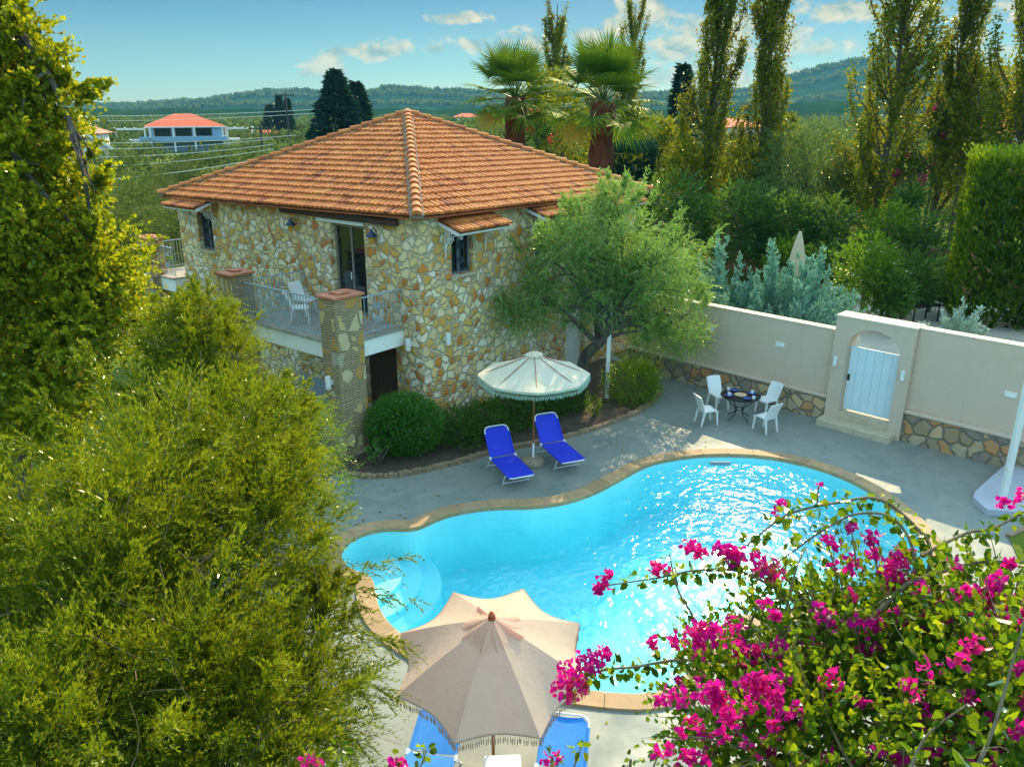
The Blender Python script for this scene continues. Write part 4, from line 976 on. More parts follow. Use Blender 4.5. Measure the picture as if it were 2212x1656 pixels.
shoot_tree('yellow_shrub', 'yellow leaved shrub glowing in sun beside grey plank door', 'shrub', bs, [bs, (-3.8, 14.2, .8), (-3.75, 14.3, 1.6)], [(-3.8, 14.4, 2.2, .45, .5, .6), (-3.7, 14.2, 1.4, .5, .5, .6)], 420, 14, .4, .06, .35, L['shrub_lime'], L['bark'], .04)
# olive beside the house
hb = [blob(1345, 520, 23.2, 1.35, 1.3, 1.35), blob(1195, 590, 22.4, 1.35, 1.1, 1.05), blob(1430, 590, 23.4, 1.45, 1.3, 1.3), blob(1330, 655, 22.9, 1.4, 1.3, .62), blob(1475, 690, 23.2, .75, .9, .9), blob(1140, 660, 22.2, .75, .7, .6), blob(1330, 440, 23.3, .65, .7, .5), blob(1255, 520, 22.6, .9, .9, .8), blob(1400, 730, 22.9, .6, .6, .45)]
bs = tuple(P(1262, 850)); bs = (bs[0], bs[1], 0)
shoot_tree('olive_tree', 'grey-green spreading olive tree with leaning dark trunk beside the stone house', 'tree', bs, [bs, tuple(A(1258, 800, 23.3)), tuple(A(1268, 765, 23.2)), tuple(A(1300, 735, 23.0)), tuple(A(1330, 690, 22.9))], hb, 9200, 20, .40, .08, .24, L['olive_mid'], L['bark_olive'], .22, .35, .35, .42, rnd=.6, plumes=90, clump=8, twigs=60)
# plane tree at the left edge
pb = [blob(-110, 20, 17.5, 1.9), blob(-20, 200, 17, 1.45), blob(-10, 330, 16.8, 1.2), blob(60, 460, 16.4, 1.5), blob(120, 620, 16, 1.45), blob(80, 780, 15.4, 1.4), blob(-190, 280, 18, 2.3), blob(-110, 600, 16.5, 2.3), blob(195, 690, 15.2, .75), blob(-20, 880, 15, 1.3), blob(60, 120, 17, .7), blob(110, 240, 16.8, .55), blob(180, 430, 16.3, .45), blob(215, 560, 16, .5)]
bs = (-11.2, 16.5, 0)
shoot_tree('plane_tree', 'tall plane tree with yellow-green lobed leaves at the left edge', 'tree', bs, [bs, (-11.0, 16.6, 3), (-10.8, 16.8, 7), (-10.9, 17.2, 11)], pb, 11500, 8, .45, .115, .95, L['plane'], L['bark_olive'], .22, .25, .2, .45, broad=True, spread=1.2, tj=.5,
           extra=[(A(150, 190, 17), A(225, 180, 17), 22), (A(200, 400, 16.5), A(240, 350, 16.5), 14)], plumes=60, clump=6, n_l=1)

# shrubs in the bed
r = thing('box_bush', 'clipped dark green rounded box bush in bed beside stone pillar', 'bush', (-2.75, 18.95, .05))
p, d = in_blobs([(0, 0, .72, .98, .86, .80)], 5200, .80); p[:, 2] = np.maximum(p[:, 2], .02); lv = Leaves(); shoots(lv, p, norm(d+rdir(5200)*.7), 5, .12, .042, .62, 0, 1.0); p, d = in_blobs([(0, 0, .7, .8, .7, .66)], 2500, .3); lv.broad(p, rdir(2500), .12, .1, rng.random(2500)*.2)
lv.build('foliage', L['box'], r); MB().tube([(0, 0, -.06), (0, 0, .6)], [.06, .03], 8).build('stem', L['bark'], r, True)
def bushes(name, label, cat, base, blobs, n, nl, Ls, leaf, W, lm, group=None, broad=False, upw=.4, stem=.03, shell=.5):
    r = thing(name, label, cat, base, 0, group); b0 = np.array(base, float)
    p, d = in_blobs(blobs, n, shell); p[:, 2] = np.maximum(p[:, 2], .03); lv = Leaves(); shoots(lv, p, norm(d+np.array([0, 0, upw])+rdir(n)*.5), nl, Ls, leaf, W, .15, .9, None, .4, broad)
    lv.build('foliage', lm, r); mb = MB()
    for b in blobs[:4]:
        for k in range(2): mb.tube(curve((b[0]*.3, b[1]*.3, -.06), (b[0]+random.uniform(-.3, .3)*b[3], b[1]+random.uniform(-.3, .3)*b[4], b[2]+.2*b[5]), 5, 0, .1), [stem*(1-.15*i) for i in range(6)], 6)
    mb.build('stem', L['bark'], r, True); return r
rng2 = [(-1.55, 19.6), (-.75, 20.1), (0.05, 20.9), (.75, 21.7), (1.45, 22.2)]
for k, (x, y) in enumerate(rng2):
    nm = ['low dark green shrub between the box bush and the house corner window', 'low dark shrub right behind the left royal blue lounger', 'low dark shrub under the off-white parasol by the wall', 'low dark shrub behind the right royal blue lounger', 'low dark shrub at the foot of the leaning olive trunk'][k]
    bushes('low_shrub', nm, 'shrub', (x, y, .05), [(0, 0, .42, .62, .6, .42), (.3, -.35, .3, .45, .45, .32)], 620, 7, .22, .075, .5, L['shrub'], 'low shrubs along the house wall', True)
bushes('rounded_shrub', 'sunlit fine-leaved rounded shrub at the end of the bed near the passage', 'shrub', (3.6, 22.55, .05), [(0, 0, .62, .78, .72, .62), (.35, .1, .7, .4, .4, .45)], 1500, 9, .28, .06, .4, L['shrub_lime'])
bushes('young_plant', 'small upright light green plant near the bed edging', 'plant', (2.35, 21.35, .05), [(0, 0, .3, .14, .14, .3)], 60, 6, .18, .07, .45, L['shrub_lime'], None, True, 1.2, .012)
r = thing('jade_plant', 'succulent jade plant with fleshy rosettes in front of the box bush', 'plant', (-3.35, 18.05, .05)); mb = MB(); lv = Leaves()
for k in range(14):
    a = random.uniform(0, 6.28); l = random.uniform(.12, .42); e = Vector((math.cos(a)*l, math.sin(a)*l*.7, random.uniform(.25, .55))); mb.tube(curve((0, 0, -.04), e, 4, 0, .1), [.022, .02, .017, .014, .012], 6)
    n_ = 20; dd = norm(rdir(n_)+np.array([0, 0, .9])); lv.broad(np.tile(np3(e), (n_, 1)), dd, .11, .06, rng.random(n_), None, .3, .1); lv.build('leaf_rosette', L['succulent'], r); lv = Leaves()
mb.build('stem', L['bark'], r, True)

# poplars beyond the garden
def poplar(label, base, h, wd, lm, nbr, nleaf, leaf=.17, bare=.1):
    r = thing('poplar', label, 'tree', base, random.uniform(0, 6), 'poplars behind the garden'); mb = MB(); lv = Leaves()
    tk = [Vector((.06*math.sin(i*1.1), .06*math.cos(i*.8), h*i/10)) for i in range(11)]; mb.tube(tk, [.22*(1-.9*i/10)+.01 for i in range(11)], 8)
    P_, D_, T_ = [], [], []
    for b in range(nbr):
        z0 = h*(bare+(.86-bare)*(b/nbr)**.9)*random.uniform(.85, 1.1); a = random.uniform(0, 6.28); ln = random.uniform(.14, .26)*h*(1-.35*z0/h)
        out = wd*random.uniform(.35, 1.0)*(1-.55*(z0/h)**2); s = Vector((0, 0, min(z0, h*.97))); e = s+Vector((math.cos(a)*out, math.sin(a)*out, ln))
        c = [s.lerp(e, t)+Vector((math.cos(a), math.sin(a), -.2))*out*.25*math.sin(t*3.14) for t in np.linspace(0, 1, 7)]
        mb.tube(c, [.05*(1-.13*i) for i in range(7)], 5); tn = random.random()*.75
        m_ = int(nleaf/nbr*random.uniform(.3, 1.6))
        t = .15+.9*rng.random(m_)**.8; i = np.clip((t*6).astype(int), 0, 5); cc = np.array([np3(q_) for q_ in c]); f = (t*6-i)[:, None]
        cl = np.round(t*7)/7                                            # bunch the leaves along the branch
        p = cc[i]*(1-f)+cc[i+1]*f+rdir(m_)*(.08+.34*rng.random(m_)**2.5)[:, None]*(1+.5*(1-z0/h))
        P_.append(p); D_.append(rdir(m_)+np.array([0, 0, -.3])); T_.append(np.clip(tn+(rng.random(m_)-.4)*.4, 0, 1))
    p = np.concatenate(P_); lv.blades(p, np.concatenate(D_), leaf*(.6+.8*rng.random(len(p))), leaf*.75, np.concatenate(T_))
    mb.build('trunk', L['bark'], r, True); lv.build('crown', lm, r); return r
def gx(u, Y): return (u-CX)/F/1.03*Y
pa = poplar('tall poplar right of the second palm, forked with many thin upright stems', (gx(1528, 50), 50, 0), 19.5, 1.95, L['poplar'], 84, 20000)
pc = poplar('slender dense poplar, second to the right of the palms', (gx(1637, 49), 49, 0), 18.5, 1.5, L['poplar'], 78, 18500)
pd = poplar('very wide golden poplar standing behind the gateway', (gx(1905, 44), 44, 0), 18.5, 2.6, L['poplar_lime'], 100, 22000)
dup(pc, (gx(2030, 45), 45, 0), 2.2, 'thin open poplar just right of the wide golden poplar', (.85, .85, 1.0))
dup(pd, (gx(2190, 40), 40, 0), 1.3, 'broad poplar above the clipped thuja at the right edge', (1.0, 1.0, .95))
dup(pc, (gx(1197, 66), 66, 0), 4.1, 'distant pointed poplar between the two palms', (.95, .95, .86))
dup(pa, (gx(1355, 64), 64, 0), 3.1, 'distant poplar rising behind crown of right palm', (.8, .8, .80))
dup(pc, (gx(1282, 66), 66, 0), 1.1, 'shorter distant poplar tip beside the right palm', (.7, .7, .67))

# palms
def palm(label, base, ht, tr, fr, seed):
    random.seed(seed); r = thing('fan_palm', label, 'palm', base, 0, 'fan palms behind the house')
    mb = MB(); prof = [(tr*1.5, 0), (tr*1.15, 1.0)]+[(tr*(1+.10*math.sin(i*2.1)), 1+(ht-1)*i/14) for i in range(15)]; mb.lathe(prof, (0, 0, 0), 14)
    for k in range(260):                                                # old leaf bases on the trunk
        a = random.uniform(0, 6.28); z = random.uniform(.4, ht-.1); c, s = math.cos(a), math.sin(a); rr = tr*1.0
        mb.add([(c*rr-s*.08, s*rr+c*.08, z), (c*rr+s*.08, s*rr-c*.08, z), (c*(rr+.16)+s*.02, s*(rr+.16)-c*.02, z+.26), (c*(rr+.16)-s*.02, s*(rr+.16)+c*.02, z+.26)], [(0, 1, 2, 3)], random.random())
    mb.build('trunk', L['palmtrunk'], r)
    lv = Leaves(); dry = Leaves(); pm = MB()
    for k in range(34):
        g_ = k/33; el = R(82-108*g_**.9+random.uniform(-6, 6)); a = k*2.4+random.uniform(-.3, .3); isdry = k > 32
        pl_ = fr*(.50+.14*random.random()); d = Vector((math.cos(a)*math.cos(el), math.sin(a)*math.cos(el), math.sin(el)))
        p0 = Vector((0, 0, ht-.1)); hub = p0+d*pl_; hub.z -= .10*pl_*math.cos(el); pm.tube(curve(p0, hub, 4, -.05*pl_), [.03, .026, .022, .018, .014], 5)
        dn = (hub-p0).normalized(); side = dn.cross(Vector((0, 0, 1))); side = side.normalized() if side.length > .05 else Vector((math.cos(a+1.57), math.sin(a+1.57), 0)); upv = side.cross(dn).normalized()
        n_ = 34; th = np.linspace(-1.95, 1.95, n_); bl = fr*.50*(1-.16*np.abs(th)/1.95)*(.9+.2*rng.random(n_))
        dirs = np.array([np3(dn*math.cos(t)+side*math.sin(t)+upv*.16*abs(math.sin(t))) for t in th]); hubs = np.tile(np3(hub), (n_, 1)); N_ = np.tile(np3(upv), (n_, 1))
        tgt = dry if isdry else lv; tn = np.clip(.25+.5*g_+(rng.random(n_)-.5)*.3, 0, 1)
        # two joined lengths so the tips hang
        half = hubs+dirs*(bl*.55)[:, None]; sd_ = norm(np.cross(dirs, N_)); w0 = .012+.0*bl; w1 = fr*.0125
        tipd = dirs*(bl*.45)[:, None]+np.array([0, 0, -1])*(bl*(.06+.40*g_*rng.random(n_)))[:, None]
        V = np.stack([hubs-sd_*w0[:, None] if hasattr(w0, '__len__') else hubs, hubs+sd_*.012, half+sd_*w1, half-sd_*w1, half+tipd+sd_*.004, half+tipd-sd_*.004], 1)
        tgt._put(V, 6, tn, [(0, 1, 2, 3), (3, 2, 4, 5)])
    lv.build('fronds', L['palm'], r); dry.build('dead_fronds', L['palm_dry'], r); pm.build('petioles', L['palm'], r, True); return r
a = A(1113, 250, 40); palm('fan palm behind the roof ridge, left one of two', (a.x, 40, 0), 8.95, .50, 2.8, 3)
a = A(1300, 300, 36.5); palm('fan palm behind the right roof slope, the larger right one of two', (a.x, 36.5, 0), 8.75, .52, 2.95, 5)
random.seed(11)

# junipers behind the wall
def juniper(label, base, ht, wd, lm, n, group, lean=(0, 0), nd=.105):
    r = thing('juniper', label, 'shrub', base, 0, group); lv = Leaves(); mb = MB()
    for k in range(n):
        a = random.uniform(0, 6.28); q_ = random.random()**.7; out = wd*q_; z = ht*(1-.55*q_)*random.uniform(.8, 1.05); s = Vector((out*.15*math.cos(a), out*.15*math.sin(a), .1))
        e = Vector((out*math.cos(a)+lean[0]*q_, out*math.sin(a)+lean[1]*q_, z)); c = curve(s, e, 9, -.05*z, .03); cc = np.array([np3(x) for x in c]); mb.tube(c[:8], [.03*(1-.12*i) for i in range(8)], 5)
        m_ = 75; t = .2+.8*rng.random(m_); i = np.clip((t*9).astype(int), 0, 8); f = (t*9-i)[:, None]; p = cc[i]*(1-f)+cc[i+1]*f
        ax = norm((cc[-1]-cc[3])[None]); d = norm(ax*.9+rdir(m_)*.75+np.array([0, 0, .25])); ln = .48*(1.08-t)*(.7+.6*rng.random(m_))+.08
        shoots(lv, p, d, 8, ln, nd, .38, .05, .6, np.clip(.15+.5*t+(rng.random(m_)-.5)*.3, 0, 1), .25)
    lv.build('foliage', lm, r); mb.build('stem', L['bark'], r, True); return r
jg = 'blue-green junipers behind the garden wall'
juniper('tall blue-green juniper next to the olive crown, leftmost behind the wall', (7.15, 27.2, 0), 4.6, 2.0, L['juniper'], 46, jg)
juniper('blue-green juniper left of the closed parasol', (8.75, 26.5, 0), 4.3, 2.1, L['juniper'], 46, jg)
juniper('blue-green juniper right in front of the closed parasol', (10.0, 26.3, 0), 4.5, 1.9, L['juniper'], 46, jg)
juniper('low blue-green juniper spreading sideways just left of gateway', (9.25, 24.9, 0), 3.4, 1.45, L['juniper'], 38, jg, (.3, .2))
juniper('pale silver-green juniper peeping over the wall right of the gateway', (14.0, 24.0, 0), 3.1, 1.5, L['juniper_silver'], 30, 'silver junipers')
# closed parasol
p = A(1722, 560, 36); r = thing('closed_parasol', 'closed pale parasol standing upright among the junipers', 'parasol', (p.x, 36, 0))
mb = MB(); prof = []; n = 24
for i in range(9):
    t = i/8; rr = .06+.26*math.sin(min(1, t*1.25)*1.45)*(1-.25*max(0, t-.75)*4)
    for k in range(n): a = 2*math.pi*k/n; q_ = rr*(1+.16*(-1)**k); mb.v.append((q_*math.cos(a), q_*math.sin(a), 3.2-2.0*t))
for i in range(8):
    for k in range(n): mb.f.append([i*n+k, (i+1)*n+k, (i+1)*n+(k+1) % n, i*n+(k+1) % n]); mb.t.append(.5)
mb.f.append(list(range(n))); mb.t.append(.5); mb.build('canopy', M['canvas_far'], r); MB().lathe([(.03, 0), (.03, 1.6)], (0, 0, 0), 8).build('pole', M['wood'], r)

# clipped thuja block
def clipped(label, base, sx, sy, sz, n, leaf, lm, rz=0.0, cat='hedge'):
    r = thing('clipped_hedge', label, cat, base, rz); p = rng.random((n, 3))*2-1; i = rng.integers(0, 3, n); p[np.arange(n), i] = np.sign(p[np.arange(n), i])
    low = (p[:, 2] < -.9); p[low, 2] = rng.random(low.sum())*2-1; d = p.copy(); d[:, :2] = norm(d[:, :2]+1e-3)
    jit = 1-.10*rng.random(n)**2; P3 = np.stack([p[:, 0]*sx/2*jit, p[:, 1]*sy/2*jit, (p[:, 2]*.5+.5)*sz], 1); wob = .10*np.sin(P3[:, 2]*2.1+P3[:, 0]*1.7); P3[:, 0] += wob; P3[:, 1] += wob
    lv = Leaves(); top = p[:, 2] > .95; sh = norm(np.stack([d[:, 0]*.6, d[:, 1]*.6, .9+.5*top], 1)+rdir(n)*.4)
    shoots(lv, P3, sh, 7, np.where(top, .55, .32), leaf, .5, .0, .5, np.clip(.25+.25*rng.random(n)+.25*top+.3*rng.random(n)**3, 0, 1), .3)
    m_ = n//3; q_ = (rng.random((m_, 3))-.5)*np.array([sx*.86, sy*.86, sz*.92])+np.array([0, 0, sz*.47]); lv.blades(q_, rdir(m_), .4, .3, rng.random(m_)*.15)
    lv.build('foliage', lm, r); MB().tube([(0, 0, -.03), (0, 0, sz*.8)], [.15, .05], 8).build('trunk', L['bark'], r); return r
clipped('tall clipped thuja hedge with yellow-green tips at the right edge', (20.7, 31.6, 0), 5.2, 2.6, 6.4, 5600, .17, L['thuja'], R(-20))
clipped('dark clipped conifer column behind the right end of the roof', (gx(1362, 44), 44, 0), 2.0, 2.0, 6.2, 1500, .2, L['conifer'])
# shrubs and small trees in the neighbouring garden
def garden_tree(name, label, cat, u, v, Y, rr, lm, n, leaf, group=None, W=.5, broad=False, th=None, upw=.4):
    a = A(u, v, Y); rz = th or rr
    bl = [(0, 0, a.z, rr, rr, rz)]+[(random.uniform(-.6, .6)*rr, random.uniform(-.6, .6)*rr, a.z+random.uniform(-.5, .6)*rz, rr*.55, rr*.55, rz*.55) for _ in range(4)]
    wb = [(b[0]+a.x, b[1]+Y, *b[2:]) for b in bl]
    return shoot_tree(name, label, cat, (a.x, Y, 0), [(a.x, Y, 0), (a.x+.1, Y, max(.5, a.z*.5)), (a.x, Y+.1, max(.9, a.z))], wb, n, 9, rr*.32, leaf, W, lm, L['bark'], .05+.05*rr, .2, upw, .45, group, broad, n_l=1)
garden_tree('green_shrub', 'bright leafy shrub growing behind wall just left of the gateway capping', 'shrub', 1868, 590, 31.5, 1.15, L['shrub_lime'], 900, .15, th=1.5)
sg = 'dark shrubs in the neighbouring garden'
garden_tree('dark_shrub', 'dark glossy shrub behind the silver juniper and gateway', 'shrub', 1962, 595, 33, 1.1, L['shrub'], 800, .13, sg)
garden_tree('dark_shrub', 'dark shrub touching the left side of clipped thuja', 'shrub', 2015, 610, 34, .9, L['shrub'], 600, .13, sg)
garden_tree('dark_shrub', 'dark shrub mass under the poplars left of the closed parasol', 'shrub', 1600, 480, 41, 1.9, L['shrub'], 1000, .2, sg)
garden_tree('dark_shrub', 'dark shrub right behind the top of closed parasol', 'shrub', 1690, 500, 41, 1.8, L['shrub'], 1000, .2, sg)
garden_tree('dark_shrub', 'dark bushy tree between closed parasol and wide golden poplar', 'shrub', 1790, 530, 40, 1.5, L['shrub'], 900, .2, sg, th=2.2)
garden_tree('dark_shrub', 'dark shrub at the foot of the right end of house', 'shrub', 1450, 450, 42, 1.9, L['shrub'], 900, .2, sg)
og = 'big grey-green olives behind the garden'
garden_tree('olive_tree', 'dark grey-green olive tree between slender poplar and wide golden poplar', 'tree', 1745, 405, 46, 2.7, L['olive_dark'], 1900, .22, og, .3, th=3.0)
garden_tree('olive_tree', 'dark olive tree partly hidden behind slender poplar trunk', 'tree', 1680, 450, 45, 1.6, L['olive_dark'], 900, .22, og, .3)
lg = 'bright lime bushes below the poplars'
for k, (u, v, Y, rr, nm) in enumerate([(1580, 400, 48, 1.6, 'between the trunks of first two poplars'), (1480, 390, 49, 1.5, 'left of the forked poplar trunk'), (1690, 300, 52, 1.0, 'just right of the slender poplar'), (1840, 400, 45, 1.5, 'left of the wide golden poplar trunk'), (1190, 230, 52, 1.5, 'between the two palm crowns'), (1215, 290, 48, 1.6, 'below right of the left palm crown'), (2080, 330, 43, 1.5, 'between thin poplar and thuja'), (1425, 330, 52, 1.4, 'right of the dark conifer column'), (2120, 240, 44, 1.6, 'above thuja against the sky')]):
    garden_tree('lime_bush', 'yellow-green sunlit bush '+nm, 'bush', u, v, Y, rr, L['poplar_lime'], 700, .2, lg, .6, th=rr*1.5)
for k, (u, v, Y, rr, lm_, nm) in enumerate([(1700, 575, 38, 1.1, 'shrub_lime', 'green shrub in front of the ochre wall left of closed parasol top'), (1790, 590, 37, 1.2, 'shrub', 'dark shrub in front of ochre wall between parasol and bright shrub'), (1925, 520, 38.5, 1.4, 'shrub_lime', 'leafy green shrub overhanging the ochre wall beside poplar trunk'), (2000, 530, 38, 1.3, 'shrub', 'dark shrub overhanging the ochre wall next to the thuja'), (1930, 640, 30.5, .7, 'shrub', 'low dark shrub on terrace right above the gateway')]):
    garden_tree('garden_shrub', nm, 'shrub', u, v, Y, rr, L[lm_], 800, .15, 'shrubs along the ochre wall', th=rr*1.2)
def flowering(label, u, v, Y, rr, n, lmf):
    r = garden_tree('flowering_shrub', label, 'shrub', u, v, Y, rr, L['shrub'], 300, .16, 'flowering shrubs behind the garden'); a = A(u, v, Y)
    p, d = in_blobs([(0, 0, a.z, rr*1.1, rr*1.1, rr*1.1)], 14, .85); 
    for k in range(9): m_ = n//9; lv = Leaves(); lv.blades(p[k]+rdir(m_)*.17, rdir(m_), .17, .15, rng.random(m_)); lv.build('flower_cluster', lmf, r)
flowering('purple flowering shrub between thin poplar and bright bush', 2030, 268, 44, .8, 240, L['bract']); flowering('purple flowering shrub at trunk of the thin poplar', 1972, 372, 43, .8, 200, L['bract']); flowering('red flowering shrub behind the roof right of left palm trunk', 1160, 280, 44, .8, 260, L['red_flower'])
# yucca
a = A(1968, 430, 40); r = thing('yucca', 'spiky yucca tree with drooping blue-green swords beside thin poplar', 'tree', (a.x, 40, 0)); MB().tube([(0, 0, -.03), (.05, 0, a.z-.3)], [.14, .09], 8).build('trunk', L['bark'], r, True); lv = Leaves()
for zc, n in ((a.z, 160), (a.z-1.6, 120)):
    dd = norm(rdir(n)+np.array([0, 0, .1])); lv.blades(np.tile([[.0, 0, zc]], (n, 1)), dd, 1.25, .09, rng.random(n)*.7, None, .25)
lv.build('crown', L['shrub'], r)
# ochre wall, paving
a, b = Vector((11.5, 44.5, 0)), Vector((25, 34.0, 0)); d = (b-a); r = thing('ochre_wall', 'sunny ochre garden wall far behind the neighbouring garden', 'wall', a, math.atan2(d.y, d.x))
MB().bbox(0, 0, -.05, d.length, .3, 2.1, .02).build('rendered_wall', M['ochre_wall'], r); MB().bbox(0, -.04, 2.1, d.length, .34, 2.2, .02).build('capping', M['render_top'], r)
struct(sheet([(10.4, 22.2), (16.5, 17.5), (28, 20), (26, 33), (16, 38), (12.5, 36), (11.2, 29)], [], .012).build('neighbouring_terrace', M['pale_floor']))
r = thing('garden_table', 'dark garden table on the neighbouring terrace behind the gateway', 'table', (17.0, 32.3, 0), .4); MB().bbox(-.8, -.4, .70, .8, .4, .75, .02).build('tabletop', M['iron'], r)
for x in (-.7, .7):
    for y in (-.3, .3): MB().bar((x, y, 0), (x, y, .7), .05).build('leg', M['iron'], r)

# ---------------------------------------------------------------- bougainvillea in the foreground
def bougain(name, label, base, stems, blobs, nsh, clusters, leaf=.050, twigs=2):
    r = thing(name, label, 'plant', base, 0); b0 = np.array(base, float); o = Vector(base); mb = MB(); lv = Leaves(); fl_ = Leaves()
    for pts, r0, dens in stems:
        c = catmull([Vector(p)-o for p in pts], 6); n = len(c); mb.tube(c, [r0*(1-.75*i/(n-1))+.0015 for i in range(n)], 7)
        ln = sum((b-a).length for a, b in zip(c, c[1:])); m_ = int(ln*dens)
        if m_ < 1: continue
        t = rng.random(m_)*(n-1); i = np.minimum(t.astype(int), n-2); f = (t-i)[:, None]; cc = np.array([np3(x) for x in c]); p = cc[i]*(1-f)+cc[i+1]*f
        d = norm(rdir(m_)+np.array([0, 0, -.35])); p2 = p+d*.03; lv.broad(p2, norm(d+rdir(m_)*.5), leaf*(.55+.8*rng.random(m_)), leaf*.78*(.55+.8*rng.random(m_)), np.clip(rng.random(m_)**1.1, 0, 1))
    if nsh:
        p, d = in_blobs(blobs, nsh, .35); d = norm(d+np.array([0, 0, .35])+rdir(nsh)*.5); shoots(lv, p-b0, d, 8, np.full(nsh, .26), leaf, .78, .25, 1.1, None, .6, True)
        for k in range(0, nsh, 9): mb.tube(curve(p[k]-b0, p[k]-b0+d[k]*.3, 4, 0, .1), [.005, .004, .003, .002, .001], 4)
        for b in blobs:
            for _ in range(twigs*5):
                s = Vector(b[:3])-o+Vector([random.uniform(-.7, .7)*b[3+j] for j in range(3)]); e = s+Vector((random.uniform(-.5, .5), random.uniform(-.4, .4), random.uniform(-.2, .5))); mb.tube(curve(s, e, 5, 0, .2), [.009, .008, .006, .005, .003, .002], 5)
    for c, rr, n in clusters:
        c = np3(Vector(c))-b0; p = c+rdir(n)*rr*rng.random(n)[:, None]**.5; k = rng.random()*.6
        fl_.broad(p, norm(rdir(n)+np.array([0, 0, .1])), .034*(.7+.6*rng.random(n)), .030, np.clip(k+(rng.random(n)-.3)*.5, 0, 1), None, .25, .2)
    mb.build('stem', L['stem'], r, True); lv.build('leaves', L['boug'], r)
    if clusters: fl_.build('bracts', L['bract'], r)
    return r
bb = [blob(1960, 1530, 3.3, .78, .6, .48), blob(1640, 1570, 3.3, .42, .45, .33), blob(1740, 1400, 3.6, .40, .4, .24), blob(2170, 1400, 3.2, .42, .45, .36), blob(1570, 1470, 3.6, .2, .3, .2), blob(2240, 1580, 2.7, .5, .45, .42), blob(1880, 1350, 3.6, .42, .4, .2), blob(1800, 1620, 2.9, .5, .4, .3)]
base = (2.3, 3.2, 0); T_ = lambda *a: tuple(A(*a))
stems = [([base, (2.2, 3.2, 2.5), T_(1950, 1620, 3.3), T_(1900, 1450, 3.4)], .05, 0), ([(2.35, 3.25, 0), (2.5, 3.1, 2.4), T_(2150, 1600, 3.1), T_(2120, 1400, 3.2)], .04, 0), ([(2.2, 3.3, 0), (1.9, 3.3, 2.6), T_(1700, 1600, 3.3), T_(1700, 1480, 3.5)], .035, 0),
    ([T_(1850, 1500, 3.4), T_(1650, 1440, 3.5), T_(1480, 1425, 3.5), T_(1370, 1440, 3.5), T_(1290, 1450, 3.5), T_(1225, 1490, 3.5)], .010, 105),
    ([T_(1850, 1400, 3.6), T_(1732, 1308, 3.7), T_(1606, 1236, 3.8), T_(1501, 1232, 3.8), T_(1438, 1245, 3.8), T_(1310, 1264, 3.8)], .009, 100),
    ([T_(1985, 1320, 3.5), T_(2010, 1195, 3.7), T_(1980, 1140, 3.8), T_(1900, 1078, 3.9), T_(1811, 1085, 3.9), T_(1700, 1112, 3.9), T_(1614, 1177, 3.9), T_(1560, 1215, 3.8)], .010, 95),
    ([T_(1960, 1320, 3.5), T_(1975, 1200, 3.6), T_(1930, 1120, 3.7), T_(1850, 1110, 3.8), T_(1770, 1150, 3.8), T_(1700, 1200, 3.8), T_(1640, 1240, 3.8)], .008, 90),
    ([T_(1850, 1360, 3.4), T_(1892, 1325, 3.4), T_(1959, 1262, 3.5), T_(2043, 1232, 3.5), T_(2128, 1213, 3.5), T_(2250, 1215, 3.5)], .015, 70),
    ([T_(1990, 1200, 3.6), T_(2085, 1152, 3.7), T_(2149, 1139, 3.7), T_(2240, 1090, 3.7)], .009, 75),
    ([T_(1560, 1450, 3.5), T_(1501, 1338, 3.6), T_(1463, 1270, 3.6), T_(1446, 1195, 3.65)], .008, 14),
    ([T_(1765, 1092, 3.9), T_(1768, 1050, 3.95)], .004, 4), ([T_(1850, 1230, 3.7), T_(1845, 1180, 3.7), T_(1838, 1140, 3.75)], .005, 14), ([T_(1900, 1260, 3.6), T_(1890, 1200, 3.7), T_(1888, 1165, 3.7)], .005, 14), ([T_(1820, 1260, 3.7), T_(1800, 1215, 3.7), T_(1785, 1165, 3.7)], .004, 8),
    ([T_(2100, 1680, 2.0), T_(2150, 1560, 2.1), T_(2190, 1420, 2.2), T_(2225, 1300, 2.3)], .006, 75), ([T_(1960, 1680, 2.2), T_(2000, 1590, 2.3), T_(2090, 1520, 2.3)], .005, 75)]
cl = []
for u, v, Y, rr, n in [(1232, 1468, 3.5, .125, 150), (1272, 1430, 3.5, .07, 60), (1303, 1412, 3.5, .05, 34), (1292, 1272, 3.8, .035, 22), (1312, 1245, 3.8, .035, 20), (1300, 1262, 3.8, .05, 26), (1422, 1230, 3.8, .06, 50), (1490, 1180, 3.8, .05, 34), (1515, 1190, 3.8, .05, 32), (1555, 1185, 3.8, .05, 34), (1590, 1195, 3.8, .05, 34), (1575, 1200, 3.8, .06, 30), (1645, 1215, 3.8, .08, 44), (1670, 1240, 3.8, .07, 34), (1838, 1140, 3.75, .035, 22), (1788, 1166, 3.7, .03, 14), (1803, 1180, 3.7, .03, 14), (1884, 1163, 3.7, .04, 24), (1888, 1198, 3.7, .045, 28), (1800, 1222, 3.7, .03, 12), (1840, 1218, 3.7, .045, 24), (1768, 1047, 3.95, .015, 5), (1686, 1090, 3.9, .03, 12), (1676, 1105, 3.9, .02, 6), (1930, 1235, 3.6, .09, 90), (1945, 1200, 3.65, .07, 50), (1920, 1260, 3.6, .06, 40), (2170, 1085, 3.7, .03, 16), (2205, 1075, 3.7, .04, 18), (2120, 1295, 3.3, .11, 80), (2165, 1300, 3.3, .10, 70), (2050, 1310, 3.4, .07, 40), (2060, 1340, 3.4, .05, 26), (1410, 1390, 3.6, .04, 22), (1460, 1385, 3.6, .05, 26), (1665, 1640, 3.1, .05, 26), (2000, 1340, 3.3, .05, 26)]:
    cl.append((A(u, v, Y), rr*.92, n))
